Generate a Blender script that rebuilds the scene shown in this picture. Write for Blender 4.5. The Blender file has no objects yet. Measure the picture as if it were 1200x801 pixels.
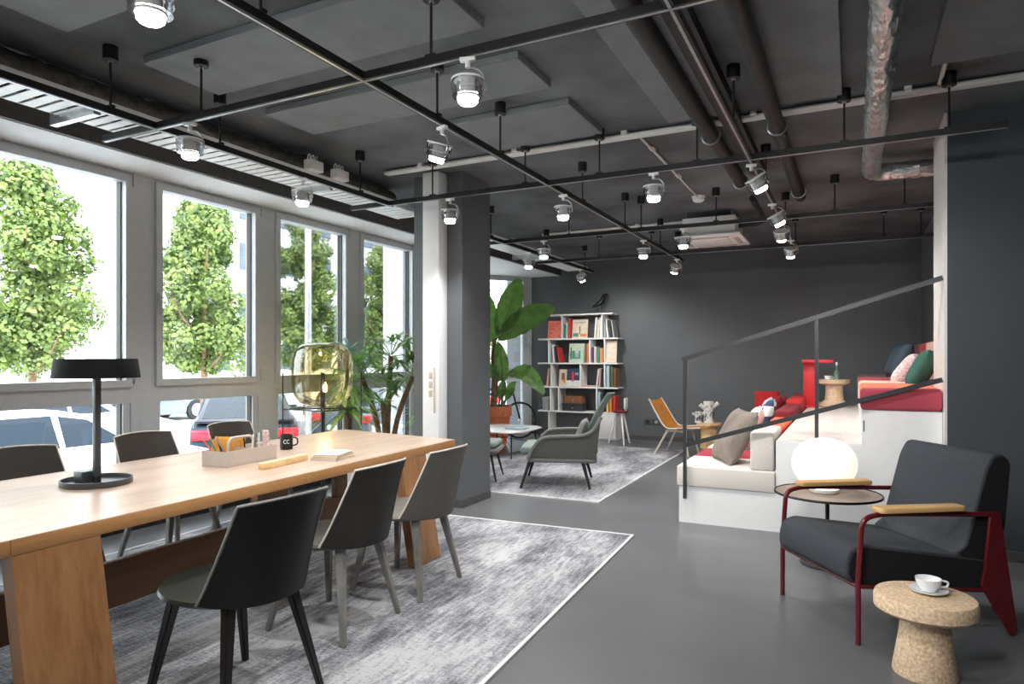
import bpy, bmesh, math, random
from mathutils import Vector, Matrix, Euler
random.seed(7)
PI = math.pi
C = bpy.context.scene.collection
scene = bpy.context.scene

# ------------------------------------------------------------------ camera, world, sun, exposure
cam_data = bpy.data.cameras.new('camera'); cam = bpy.data.objects.new('camera', cam_data); C.objects.link(cam)
cam.location = (0, 0, 1.33)
cam.rotation_euler = (PI/2, 0, math.radians(26.85))
cam_data.sensor_width = 36; cam_data.lens = 23.7; cam_data.shift_y = 0.01625
cam_data.clip_start = 0.05; cam_data.clip_end = 300
scene.camera = cam
scene.view_settings.view_transform = 'Standard'
scene.view_settings.look = 'None'
scene.view_settings.gamma = 1
scene.view_settings.use_curve_mapping = False
scene.view_settings.exposure = 0.55
SPOT_W = 56.0
world = bpy.data.worlds.new('sky'); scene.world = world; world.use_nodes = True
nt = world.node_tree; nt.nodes.clear()
wo = nt.nodes.new('ShaderNodeOutputWorld'); bg = nt.nodes.new('ShaderNodeBackground')
sky = nt.nodes.new('ShaderNodeTexSky'); sky.sky_type = 'PREETHAM'; sky.turbidity = 6
sky.sun_direction = Vector((0.45, -0.45, 0.75)).normalized()
mixw = nt.nodes.new('ShaderNodeMix'); mixw.data_type = 'RGBA'; mixw.inputs[0].default_value = 0.8
nt.links.new(sky.outputs[0], mixw.inputs[6]); mixw.inputs[7].default_value = (0.93, 0.97, 1.0, 1)
nt.links.new(mixw.outputs[2], bg.inputs[0]); bg.inputs[1].default_value = 6.0
nt.links.new(bg.outputs[0], wo.inputs[0])
sl = bpy.data.lights.new('sun', 'SUN'); sl.energy = 3.2; sl.angle = math.radians(1.0); sl.color = (1, .96, .88)
so = bpy.data.objects.new('sun', sl); C.objects.link(so)
so.rotation_euler = Vector((0.5, -0.45, 0.74)).to_track_quat('Z', 'Y').to_euler()
def portal(loc, rot, sx, sy):
    l = bpy.data.lights.new('portal', 'AREA'); l.shape = 'RECTANGLE'; l.size = sx; l.size_y = sy
    l.cycles.is_portal = True
    o = bpy.data.objects.new('portal', l); C.objects.link(o); o.location = loc; o.rotation_euler = rot
portal((-5.12, 2.85, 1.45), (0, -PI/2, 0), 2.7, 8.8)

# ------------------------------------------------------------------ materials
def srgb(r, g, b):
    f = lambda c: (c/12.92 if c <= .04045 else ((c+.055)/1.055)**2.4)
    return (f(r/255), f(g/255), f(b/255), 1)
def mat(name, col, rough=.6, metal=0, noise=.06, nscale=18, spec=.5, bump=0, bscale=60, stretch=(1,1,1), coat=0, noise2=None):
    m = bpy.data.materials.new(name); m.use_nodes = True; n = m.node_tree; L = n.links
    b = n.nodes['Principled BSDF']
    b.inputs['Roughness'].default_value = rough; b.inputs['Metallic'].default_value = metal
    b.inputs['Specular IOR Level'].default_value = spec; b.inputs['Coat Weight'].default_value = coat
    tc = n.nodes.new('ShaderNodeTexCoord'); mp = n.nodes.new('ShaderNodeMapping'); mp.inputs['Scale'].default_value = stretch
    L.new(tc.outputs['Object'], mp.inputs[0])
    nz = n.nodes.new('ShaderNodeTexNoise'); nz.inputs['Scale'].default_value = nscale; nz.inputs['Detail'].default_value = 4
    L.new(mp.outputs[0], nz.inputs['Vector'])
    r = n.nodes.new('ShaderNodeValToRGB')
    lo = [max(0, c*(1-noise*2)) for c in col[:3]]+[1]; hi = [min(1, c*(1+noise*2)) for c in col[:3]]+[1]
    if noise2: lo = noise2
    r.color_ramp.elements[0].position = .3; r.color_ramp.elements[1].position = .7
    r.color_ramp.elements[0].color = lo; r.color_ramp.elements[1].color = hi
    L.new(nz.outputs[0], r.inputs[0]); L.new(r.outputs[0], b.inputs['Base Color'])
    if bump:
        nb = n.nodes.new('ShaderNodeTexNoise'); nb.inputs['Scale'].default_value = bscale; L.new(mp.outputs[0], nb.inputs['Vector'])
        bp = n.nodes.new('ShaderNodeBump'); bp.inputs['Strength'].default_value = bump; bp.inputs['Distance'].default_value = .01
        L.new(nb.outputs[0], bp.inputs['Height']); L.new(bp.outputs[0], b.inputs['Normal'])
    return m
def emis(name, col, s):
    m = bpy.data.materials.new(name); m.use_nodes = True; b = m.node_tree.nodes['Principled BSDF']
    b.inputs['Base Color'].default_value = (.9,.9,.9,1)
    b.inputs['Emission Color'].default_value = col; b.inputs['Emission Strength'].default_value = s
    return m
def clear(name, tint=(1,1,1,1), refl=.12, rough=.02, fres=True):
    m = bpy.data.materials.new(name); m.use_nodes = True; n = m.node_tree; L = n.links; n.nodes.clear()
    o = n.nodes.new('ShaderNodeOutputMaterial'); t = n.nodes.new('ShaderNodeBsdfTransparent'); g = n.nodes.new('ShaderNodeBsdfGlossy')
    t.inputs[0].default_value = tint; g.inputs['Roughness'].default_value = rough
    mx = n.nodes.new('ShaderNodeMixShader'); lw = n.nodes.new('ShaderNodeLayerWeight'); lw.inputs[0].default_value = .3
    mu = n.nodes.new('ShaderNodeMath'); mu.operation = 'MULTIPLY_ADD'; mu.inputs[1].default_value = .7; mu.inputs[2].default_value = refl*.3
    L.new(lw.outputs['Fresnel'], mu.inputs[0]); L.new(mu.outputs[0], mx.inputs[0])
    L.new(t.outputs[0], mx.inputs[1]); L.new(g.outputs[0], mx.inputs[2]); L.new(mx.outputs[0], o.inputs[0])
    return m
def wood(name, dark, light, axis=1, rough=.45, scale=6, planks=0.0):
    m = bpy.data.materials.new(name); m.use_nodes = True; n = m.node_tree; L = n.links; b = n.nodes['Principled BSDF']
    b.inputs['Roughness'].default_value = rough
    tc = n.nodes.new('ShaderNodeTexCoord'); mp = n.nodes.new('ShaderNodeMapping')
    s = [9, 9, 9]; s[axis] = .7; mp.inputs['Scale'].default_value = s
    L.new(tc.outputs['Object'], mp.inputs[0])
    nz = n.nodes.new('ShaderNodeTexNoise'); nz.inputs['Scale'].default_value = scale; nz.inputs['Detail'].default_value = 6; nz.inputs['Distortion'].default_value = .6
    L.new(mp.outputs[0], nz.inputs['Vector'])
    nz2 = n.nodes.new('ShaderNodeTexNoise'); nz2.inputs['Scale'].default_value = .9; L.new(mp.outputs[0], nz2.inputs['Vector'])
    ad = n.nodes.new('ShaderNodeMath'); ad.operation = 'MULTIPLY_ADD'; ad.inputs[1].default_value = .6
    L.new(nz2.outputs[0], ad.inputs[0])
    mm = n.nodes.new('ShaderNodeMath'); mm.operation = 'MULTIPLY'; mm.inputs[1].default_value = .4; L.new(nz.outputs[0], mm.inputs[0]); L.new(mm.outputs[0], ad.inputs[2])
    r = n.nodes.new('ShaderNodeValToRGB'); r.color_ramp.elements[0].position = .36; r.color_ramp.elements[1].position = .64
    r.color_ramp.elements[0].color = dark; r.color_ramp.elements[1].color = light
    L.new(ad.outputs[0], r.inputs[0]); L.new(r.outputs[0], b.inputs['Base Color'])
    return m
def banded(name, axis, bands, rough=.85, bump=.25, default=None):
    """fabric with colour bands across one object axis: bands = [(upper limit, colour), ...]"""
    m = bpy.data.materials.new(name); m.use_nodes = True; n = m.node_tree; L = n.links; b = n.nodes['Principled BSDF']
    b.inputs['Roughness'].default_value = rough; b.inputs['Specular IOR Level'].default_value = .2; b.inputs['Sheen Weight'].default_value = .15
    tc = n.nodes.new('ShaderNodeTexCoord'); sp = n.nodes.new('ShaderNodeSeparateXYZ'); L.new(tc.outputs['Object'], sp.inputs[0])
    lo = bands[0][0]-1.0; hi = bands[-1][0]
    mr = n.nodes.new('ShaderNodeMapRange'); mr.inputs[1].default_value = lo; mr.inputs[2].default_value = hi
    L.new(sp.outputs[axis], mr.inputs[0])
    r = n.nodes.new('ShaderNodeValToRGB'); r.color_ramp.interpolation = 'CONSTANT'
    els = r.color_ramp.elements; els[0].position = 0; els[0].color = bands[0][1]
    els[1].position = (bands[0][0]-lo)/(hi-lo); els[1].color = bands[1][1]
    for i in range(2, len(bands)):
        e = els.new((bands[i-1][0]-lo)/(hi-lo)); e.color = bands[i][1]
    L.new(mr.outputs[0], r.inputs[0]); L.new(r.outputs[0], b.inputs['Base Color'])
    nb = n.nodes.new('ShaderNodeTexNoise'); nb.inputs['Scale'].default_value = 120; L.new(tc.outputs['Object'], nb.inputs['Vector'])
    bp = n.nodes.new('ShaderNodeBump'); bp.inputs['Strength'].default_value = bump; bp.inputs['Distance'].default_value = .005
    L.new(nb.outputs[0], bp.inputs['Height']); L.new(bp.outputs[0], b.inputs['Normal'])
    return m
M = {}
M['floor'] = mat('dark grey resin floor', srgb(96,97,100), rough=.33, noise=.05, nscale=1.5, bump=.03, bscale=8)
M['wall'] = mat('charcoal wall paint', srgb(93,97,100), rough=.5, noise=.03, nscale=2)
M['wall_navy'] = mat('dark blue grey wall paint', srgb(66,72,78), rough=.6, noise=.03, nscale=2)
M['soffit'] = mat('pale grey soffit paint', srgb(226,227,227), rough=.6, noise=.02)
M['beam'] = mat('dark grey beam paint', srgb(78,77,76), rough=.6, noise=.05)
M['aluminium'] = mat('grey aluminium profile', srgb(184,188,190), rough=.38, metal=.1, noise=.02)
M['white_paint'] = mat('white painted panel', srgb(236,236,236), rough=.45, noise=.01)
M['ceiling'] = mat('dark painted concrete', srgb(95,99,102), rough=.8, noise=.24, nscale=1.6, bump=.4, bscale=14)
M['ceiling_board'] = mat('grey ceiling board', srgb(120,124,127), rough=.75, noise=.05, nscale=5)
M['steel_light'] = mat('brushed light steel', srgb(222,221,218), rough=.4, metal=.1, noise=.03)
M['black'] = mat('black powder coat', srgb(14,14,15), rough=.45, noise=.03)
M['blackmatt'] = mat('black metal', srgb(18,18,18), rough=.5, noise=.03)
M['shade'] = mat('matt black shade', srgb(14,14,15), rough=.75, noise=.03, spec=.2)
M['galv'] = mat('galvanised steel', srgb(190,192,194), rough=.3, metal=.85, noise=.08)
M['tray'] = mat('white enamelled tray', srgb(240,242,242), rough=.4, noise=.02)
M['foil'] = mat('crumpled foil', srgb(206,212,214), rough=.3, metal=.85, noise=.1, bump=1.0, bscale=26, stretch=(1,.35,1))
M['foil_dark'] = mat('dull foil duct', srgb(120,118,112), rough=.4, metal=.7, noise=.15, bump=.9, bscale=22)
M['rail'] = mat('dark grey steel', srgb(62,64,67), rough=.35, metal=.3, noise=.02)
M['pipe'] = mat('black insulated pipe', srgb(27,27,28), rough=.55, noise=.05)
M['oak'] = wood('oiled oak top', srgb(158,134,116), srgb(184,161,143), axis=1, rough=.3)
M['oak_edge'] = wood('oak edge', srgb(160,112,68), srgb(186,138,90), axis=1, rough=.42)
M['oak_leg'] = wood('oak leg', srgb(124,84,50), srgb(158,114,74), axis=2, rough=.45)
M['oak_dark'] = wood('oak stretcher', srgb(108,76,54), srgb(130,94,66), axis=1, rough=.5)
M['ply'] = wood('light plywood', srgb(206,166,112), srgb(228,194,146), axis=0)
M['ply_orange'] = wood('honey plywood', srgb(206,140,62), srgb(226,166,86), axis=0)
M['cork'] = mat('cork', srgb(230,206,176), rough=.85, noise=.05, nscale=75, bump=.4, bscale=90, noise2=srgb(198,164,130))
M['chair_black'] = mat('black stained shell', srgb(26,26,26), rough=.42, noise=.04)
M['chair_dark'] = mat('charcoal stained shell', srgb(56,54,51), rough=.45, noise=.04)
M['chair_grey'] = mat('warm grey lacquered shell', srgb(104,101,97), rough=.42, noise=.03)
M['chair_brown'] = mat('taupe lacquered shell', srgb(76,70,66), rough=.5, noise=.03)
M['edge'] = mat('pale shell edge', srgb(196,188,176), rough=.5)
M['cush_green'] = mat('dark green leather', srgb(24,30,27), rough=.35)
M['leg_grey'] = mat('grey stained leg', srgb(120,118,114), rough=.5)
M['felt'] = mat('charcoal wool', srgb(62,65,70), rough=.85, noise=.05, nscale=90, bump=.3, bscale=180, spec=.25)
M['felt_side'] = mat('black wool piping panel', srgb(34,35,38), rough=.85, noise=.05, nscale=90, spec=.25)
M['red_frame'] = mat('oxblood lacquer', srgb(98,22,30), rough=.32, noise=.03, coat=.3)
M['arm_wood'] = wood('oiled armrest oak', srgb(206,160,100), srgb(226,186,128), axis=0)
M['globe'] = emis('warm opal glass', (1,.92,.78,1), .62)
M['lens'] = emis('spotlight lens', (1,.95,.86,1), 22)
M['filament'] = emis('lamp filament', (1,.6,.25,1), 12)
M['acrylic'] = clear('clear acrylic', (.93,.94,.95,1), refl=.5)
M['glass'] = clear('window glass', (.97,.985,.98,1), refl=.03)
M['amber'] = clear('amber glass', (1,.90,.64,1), refl=.3)
M['bottle'] = mat('green bottle glass', srgb(120,160,136), rough=.1, spec=.6, noise=.02)
M['tabletop_brown'] = mat('brown laminate', srgb(132,112,100), rough=.4)
M['knit'] = mat('grey green knit', srgb(128,140,134), rough=.9, noise=.06, nscale=60, bump=.4, bscale=150)
M['knit_dark'] = mat('dark grey knit', srgb(114,115,112), rough=.9, noise=.06, nscale=60, bump=.4, bscale=150)
M['beige'] = mat('pale beige upholstery', srgb(214,208,202), rough=.9, noise=.03, nscale=60, bump=.2, bscale=160)
M['taupe_velvet'] = mat('taupe velvet', srgb(134,122,112), rough=.75, noise=.08, nscale=6, bump=.4, bscale=9)
M['bk_fold'] = mat('yellow card', srgb(232,176,70), rough=.7)
M['red'] = mat('signal red lacquer', srgb(206,40,46), rough=.45, noise=.02)
M['red_fabric'] = mat('red wool', srgb(200,44,48), rough=.9, noise=.06, nscale=60)
M['maroon'] = mat('maroon wool', srgb(112,24,36), rough=.9, noise=.06, nscale=60)
M['orange_fabric'] = mat('orange wool', srgb(228,98,66), rough=.9, noise=.05, nscale=60)
M['navy_fabric'] = mat('navy velvet', srgb(48,66,78), rough=.7, noise=.08, nscale=8)
M['green_fabric'] = mat('bottle green velvet', srgb(38,92,80), rough=.7, noise=.08, nscale=8)
M['pink_fabric'] = mat('speckled blush wool', srgb(222,204,202), rough=.9, noise=.1, nscale=70, noise2=srgb(176,130,134))
M['terracotta'] = mat('terracotta', srgb(196,112,78), rough=.8, noise=.08)
M['soil'] = mat('soil', srgb(50,38,30), rough=.95, noise=.2)
M['leaf'] = mat('leaf green', srgb(122,156,96), rough=.38, noise=.2, nscale=9)
M['leaf_dark'] = mat('deep leaf green', srgb(136,168,104), rough=.35, noise=.2, nscale=7)
M['leaf_blue'] = mat('blue green leaf', srgb(138,168,160), rough=.45, noise=.15, nscale=7)
def lit_leaf(k, tcol):
    n = M[k].node_tree; b = n.nodes['Principled BSDF']; out = n.nodes['Material Output']
    tr = n.nodes.new('ShaderNodeBsdfTranslucent'); tr.inputs[0].default_value = tcol
    ms = n.nodes.new('ShaderNodeMixShader'); ms.inputs[0].default_value = .3
    n.links.new(b.outputs[0], ms.inputs[1]); n.links.new(tr.outputs[0], ms.inputs[2]); n.links.new(ms.outputs[0], out.inputs[0])
lit_leaf('leaf', srgb(140,190,80)); lit_leaf('leaf_dark', srgb(120,170,80)); lit_leaf('leaf_blue', srgb(120,160,130))
M['bark'] = mat('bark', srgb(120,96,72), rough=.9, noise=.25, nscale=30, bump=.6)
M['white'] = mat('white lacquer', srgb(236,236,234), rough=.35, noise=.01)
M['porcelain'] = mat('porcelain', srgb(238,240,242), rough=.15, noise=.005, coat=.3)
M['greige'] = mat('greige plastic', srgb(186,174,164), rough=.5, noise=.02)
M['charcoal_plastic'] = mat('charcoal aluminium', srgb(78,80,84), rough=.38, metal=.4, noise=.02)
M['paper'] = mat('paper', srgb(206,200,190), rough=.8, noise=.02)
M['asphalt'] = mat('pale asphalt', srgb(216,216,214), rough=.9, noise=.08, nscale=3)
M['facade'] = mat('white facade render', srgb(196,198,200), rough=.8, noise=.02)
M['facade_glass'] = mat('facade window glass', srgb(74,86,100), rough=.5, spec=.2, noise=.1, nscale=.5)
M['hedge'] = mat('hedge green', srgb(104,140,72), rough=.8, noise=.25, nscale=6, bump=.8, bscale=12)
def leaf_tree(name, a, b_):
    m = mat(name, a, rough=.6, noise=.3, nscale=3.5, noise2=b_)
    n = m.node_tree; L = n.links; b = n.nodes['Principled BSDF']; out = n.nodes['Material Output']
    tr = n.nodes.new('ShaderNodeBsdfTranslucent'); tr.inputs[0].default_value = srgb(100,124,46)
    ms = n.nodes.new('ShaderNodeMixShader'); ms.inputs[0].default_value = .25
    L.new(b.outputs[0], ms.inputs[1]); L.new(tr.outputs[0], ms.inputs[2]); L.new(ms.outputs[0], out.inputs[0])
    return m
M['tree'] = leaf_tree('street tree leaves', srgb(112,130,64), srgb(48,72,38))
M['car_white'] = mat('white car paint', srgb(236,238,240), rough=.2, noise=.01, coat=.6)
M['car_blue'] = mat('dark blue car paint', srgb(34,44,60), rough=.2, noise=.01, coat=.1, spec=.2)
M['car_silver'] = mat('silver car paint', srgb(112,122,134), rough=.25, metal=.4, noise=.01, coat=.6)
M['car_glass'] = mat('tinted car glass', srgb(44,54,64), rough=.3, spec=.15, noise=.02)
M['tyre'] = mat('tyre rubber', srgb(34,34,36), rough=.8)
M['taillight'] = mat('red tail light', srgb(214,34,52), rough=.2)

def rug_mat():
    m = bpy.data.materials.new('distressed grey rug'); m.use_nodes = True; n = m.node_tree; L = n.links; b = n.nodes['Principled BSDF']
    b.inputs['Roughness'].default_value = .95; b.inputs['Specular IOR Level'].default_value = .1
    tc = n.nodes.new('ShaderNodeTexCoord')
    def nz(scale, st, det=6, dist=0):
        mp = n.nodes.new('ShaderNodeMapping'); mp.inputs['Scale'].default_value = st; L.new(tc.outputs['Object'], mp.inputs[0])
        x = n.nodes.new('ShaderNodeTexNoise'); x.inputs['Scale'].default_value = scale; x.inputs['Detail'].default_value = det; x.inputs['Distortion'].default_value = dist
        L.new(mp.outputs[0], x.inputs['Vector']); return x.outputs[0]
    a = nz(2.6, (1,.45,1)); c = nz(9, (5,.8,1), 5, .3); d = nz(26, (1,5,1), 4); e = nz(90, (1,1,1), 2)
    def add(x, y, kx, ky):
        m1 = n.nodes.new('ShaderNodeMath'); m1.operation = 'MULTIPLY'; L.new(x, m1.inputs[0]); m1.inputs[1].default_value = kx
        m2 = n.nodes.new('ShaderNodeMath'); m2.operation = 'MULTIPLY_ADD'; L.new(y, m2.inputs[0]); m2.inputs[1].default_value = ky; L.new(m1.outputs[0], m2.inputs[2]); return m2.outputs[0]
    v = add(add(a, c, .42, .24), add(d, e, .18, .16), 1, 1)
    r = n.nodes.new('ShaderNodeValToRGB'); els = r.color_ramp.elements
    els[0].position = .42; els[0].color = srgb(92,92,97); els[1].position = .56; els[1].color = srgb(176,176,179)
    e2 = els.new(.49); e2.color = srgb(136,136,141)
    L.new(v, r.inputs[0]); L.new(r.outputs[0], b.inputs['Base Color'])
    bp = n.nodes.new('ShaderNodeBump'); bp.inputs['Strength'].default_value = .35; bp.inputs['Distance'].default_value = .006
    L.new(v, bp.inputs['Height']); L.new(bp.outputs[0], b.inputs['Normal'])
    return m
M['rug'] = rug_mat()
M['rug_edge'] = mat('rug binding', srgb(206,205,205), rough=.95, noise=.05)

# ------------------------------------------------------------------ mesh helpers
def bm_new(): return bmesh.new()
def box(bm, x0, x1, y0, y1, z0, z1, bev=0, seg=2, mi=0, mtx=None):
    vs = [bm.verts.new(p) for p in ((x0,y0,z0),(x1,y0,z0),(x1,y1,z0),(x0,y1,z0),(x0,y0,z1),(x1,y0,z1),(x1,y1,z1),(x0,y1,z1))]
    fs = [bm.faces.new([vs[i] for i in q]) for q in ((0,3,2,1),(4,5,6,7),(0,1,5,4),(1,2,6,5),(2,3,7,6),(3,0,4,7))]
    for f in fs: f.material_index = mi
    allv = vs
    if bev:
        es = list({e for f in fs for e in f.edges})
        r = bmesh.ops.bevel(bm, geom=es, offset=bev, segments=seg, profile=.5, affect='EDGES')
        allv = list({v for f in r['faces'] for v in f.verts} | {v for v in vs if v.is_valid})
    if mtx is not None: bmesh.ops.transform(bm, matrix=mtx, verts=allv)
    return allv
def frame_mtx(p, d):
    d = Vector(d).normalized(); return Matrix.Translation(p) @ d.to_track_quat('Z', 'X').to_matrix().to_4x4()
def cyl(bm, p0, p1, r0, r1=None, n=16, cap=True, mi=0):
    p0 = Vector(p0); p1 = Vector(p1); r1 = r0 if r1 is None else r1
    q = (p1-p0).to_track_quat('Z', 'X').to_matrix()
    A = [bm.verts.new(p0+q@Vector((r0*math.cos(2*PI*i/n), r0*math.sin(2*PI*i/n), 0))) for i in range(n)]
    B = [bm.verts.new(p1+q@Vector((r1*math.cos(2*PI*i/n), r1*math.sin(2*PI*i/n), 0))) for i in range(n)]
    for i in range(n):
        f = bm.faces.new((A[i], A[(i+1)%n], B[(i+1)%n], B[i])); f.material_index = mi
    if cap:
        bm.faces.new(A[::-1]).material_index = mi; bm.faces.new(B).material_index = mi
def tube(bm, pts, r, n=10, closed=False, rs=None, mi=0, cap=True):
    pts = [Vector(p) for p in pts]; rings = []; N = len(pts); up = None
    for i, p in enumerate(pts):
        if closed: t = pts[(i+1)%N]-pts[i-1]
        else: t = pts[min(i+1,N-1)]-pts[max(i-1,0)]
        t.normalize()
        if up is None: up = Vector((0,0,1)) if abs(t.z) < .9 else Vector((1,0,0))
        s = t.cross(up).normalized(); up = s.cross(t).normalized()
        rr = rs[i] if rs else r
        rings.append([bm.verts.new(p+(s*math.cos(2*PI*k/n)+up*math.sin(2*PI*k/n))*rr) for k in range(n)])
    for i in range(N if closed else N-1):
        a = rings[i]; b = rings[(i+1)%N]
        for k in range(n):
            f = bm.faces.new((a[k], a[(k+1)%n], b[(k+1)%n], b[k])); f.material_index = mi
    if not closed and cap:
        bm.faces.new(rings[0][::-1]).material_index = mi; bm.faces.new(rings[-1]).material_index = mi
def bend(pts, r=.05, n=5):
    """round the corners of a polyline"""
    pts = [Vector(p) for p in pts]; out = [pts[0]]
    for i in range(1, len(pts)-1):
        a = (pts[i-1]-pts[i]); b = (pts[i+1]-pts[i]); rr = min(r, a.length*.49, b.length*.49)
        A = pts[i]+a.normalized()*rr; B = pts[i]+b.normalized()*rr
        for k in range(n+1):
            t = k/n; out.append(A*(1-t)**2+pts[i]*2*t*(1-t)+B*t*t)
    out.append(pts[-1]); return out
def lathe(bm, prof, c=(0,0,0), n=32, sx=1, sy=1, mi=0):
    rings = []
    for r, z in prof:
        if r < 1e-5: rings.append([bm.verts.new((c[0], c[1], c[2]+z))])
        else: rings.append([bm.verts.new((c[0]+sx*r*math.cos(2*PI*k/n), c[1]+sy*r*math.sin(2*PI*k/n), c[2]+z)) for k in range(n)])
    for a, b in zip(rings, rings[1:]):
        for k in range(n):
            if len(a) == 1 and len(b) == 1: continue
            if len(a) == 1: f = bm.faces.new((a[0], b[(k+1)%n], b[k]))
            elif len(b) == 1: f = bm.faces.new((a[k], a[(k+1)%n], b[0]))
            else: f = bm.faces.new((a[k], a[(k+1)%n], b[(k+1)%n], b[k]))
            f.material_index = mi
def prism(bm, poly, a, b, axis='z', bev=0, seg=2):
    """extrude a 2D polygon between a and b; axis z: poly=(x,y); y: poly=(x,z); x: poly=(y,z)"""
    def P(u, v, w): return {'z': (u,v,w), 'y': (u,w,v), 'x': (w,u,v)}[axis]
    A = [bm.verts.new(P(u,v,a)) for u,v in poly]; B = [bm.verts.new(P(u,v,b)) for u,v in poly]
    fs = [bm.faces.new(A[::-1]), bm.faces.new(B)]
    n = len(poly)
    for i in range(n): fs.append(bm.faces.new((A[i], A[(i+1)%n], B[(i+1)%n], B[i])))
    bmesh.ops.recalc_face_normals(bm, faces=fs)
    if bev:
        es = list({e for f in fs[:2] for e in f.edges})
        bmesh.ops.bevel(bm, geom=es, offset=bev, segments=seg, profile=.5, affect='EDGES')
def sheet(bm, f, nu, nv, thick=0):
    g = [[bm.verts.new(f(i/nu, j/nv)) for j in range(nv+1)] for i in range(nu+1)]
    fs = [bm.faces.new((g[i][j], g[i+1][j], g[i+1][j+1], g[i][j+1])) for i in range(nu) for j in range(nv)]
    if thick: bmesh.ops.solidify(bm, geom=fs, thickness=thick)
def obj(name, bm, m, parent=None, smooth=40, loc=None, rot=None):
    bmesh.ops.recalc_face_normals(bm, faces=bm.faces)
    me = bpy.data.meshes.new(name); bm.to_mesh(me); bm.free()
    for x in (m if isinstance(m, (list, tuple)) else [m]): me.materials.append(x)
    if smooth:
        me.polygons.foreach_set('use_smooth', [True]*len(me.polygons)); me.set_sharp_from_angle(angle=math.radians(smooth))
    o = bpy.data.objects.new(name, me); C.objects.link(o)
    if parent is not None: o.parent = parent
    if loc is not None: o.location = loc
    if rot is not None: o.rotation_euler = rot
    return o
def tag(o, label, cat, group=None, kind=None):
    o['label'] = label; o['category'] = cat
    if group: o['group'] = group
    if kind: o['kind'] = kind
    return o
def thing(name, label, cat, loc=(0,0,0), rz=0, group=None):
    o = bpy.data.objects.new(name, None); C.objects.link(o); o.empty_display_size = .1
    o.location = loc; o.rotation_euler = (0,0,rz)
    return tag(o, label, cat, group)
def struct(name, bm, m, label=None, parent=None, smooth=40):
    o = obj(name, bm, m, parent, smooth)
    if parent is None:
        o['kind'] = 'structure'
        if label: o['label'] = label
        o['category'] = name.split('_')[0]
    return o
def dup(root, loc, rz=None, label=None, group=None, scale=None):
    def cp(o, par):
        c = o.copy(); C.objects.link(c); c.parent = par
        for ch in list(kids.get(o, [])): cp(ch, c)
        return c
    kids = {}
    for o in bpy.data.objects:
        if o.parent: kids.setdefault(o.parent, []).append(o)
    r = cp(root, None); r.location = loc
    if rz is not None: r.rotation_euler = (0,0,rz)
    if label: r['label'] = label
    if group: r['group'] = group
    if scale: r.scale = (scale,)*3
    return r
def pillow(bm, w, h, t, mtx, n=14, pinch=.06):
    def f(side):
        def g(u, v):
            a = 2*u-1; b = 2*v-1
            th = t/2*max(0, (1-a**4))**.55*max(0, (1-b**4))**.55
            sx = 1-pinch*(1-b*b)*0-pinch*(1-b*b)*abs(a)**3; sy = 1-pinch*(1-a*a)*abs(b)**3
            return mtx@Vector((a*w/2*sx, b*h/2*sy, side*th))
        return g
    sheet(bm, f(1), n, n); sheet(bm, f(-1), n, n)
    bmesh.ops.remove_doubles(bm, verts=bm.verts, dist=.0008)

# ------------------------------------------------------------------ room shell
CZ = 3.0
bm = bm_new()
prism(bm, [(-5.1,-3.2),(4.2,-3.2),(4.2,11.1),(-5.15,11.1),(-6.35,9.3),(-5.1,7.9)], -.12, 0)
struct('floor', bm, M['floor'], 'dark grey resin floor')
bm = bm_new()
prism(bm, [(-4.54,-3.2),(4.2,-3.2),(4.2,11.1),(-4.54,11.1)], CZ, CZ+.2)
struct('ceiling', bm, M['ceiling'], 'dark painted concrete ceiling')
bm = bm_new()
prism(bm, [(-5.2,-3.2),(-4.56,-3.2),(-4.56,11.0),(-5.4,11.0),(-6.5,9.3),(-5.2,7.9)], 2.77, CZ+.2)
struct('trim_1', bm, M['soffit'], 'pale soffit above the windows')
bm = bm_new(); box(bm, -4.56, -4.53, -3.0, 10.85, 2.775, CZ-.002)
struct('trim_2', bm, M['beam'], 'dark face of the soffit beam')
bm = bm_new(); box(bm, -5.6, .95, 10.85, 11.05, 0, CZ)
struct('wall_back', bm, M['wall'])
bm = bm_new(); box(bm, .84, .95, 6.13, 10.85, 0, CZ)
struct('wall_right', bm, M['wall'])
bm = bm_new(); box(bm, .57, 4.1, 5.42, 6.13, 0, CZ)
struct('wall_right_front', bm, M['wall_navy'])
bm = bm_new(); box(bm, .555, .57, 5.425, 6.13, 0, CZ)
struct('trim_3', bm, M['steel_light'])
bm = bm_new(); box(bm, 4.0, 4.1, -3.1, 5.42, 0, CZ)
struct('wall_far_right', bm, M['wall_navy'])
bm = bm_new(); box(bm, -5.1, 4.1, -3.2, -3.1, 0, CZ)
struct('wall_front', bm, M['wall'])
bm = bm_new(); box(bm, .57, 4.0, 5.405, 5.42, 0, .07)
struct('baseboard_right', bm, M['beam'])
bm = bm_new(); box(bm, -5.0, .84, 10.835, 10.85, 0, .07)
struct('baseboard_back', bm, M['beam'])
# left wall beyond the windows and the bay
bm = bm_new(); box(bm, -5.12, -4.98, 7.2, 7.92, 0, 2.77); struct('wall_left', bm, M['soffit'])
bm = bm_new(); prism(bm, [(-5.12,7.88),(-5.0,7.88),(-6.2,9.28),(-6.3,9.25)], 0, 2.77); struct('wall_bay', bm, M['soffit'])
bm = bm_new(); box(bm, -5.12, -4.98, -3.1, -1.59, 0, 2.77); struct('wall_left_front', bm, M['soffit'])
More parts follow.
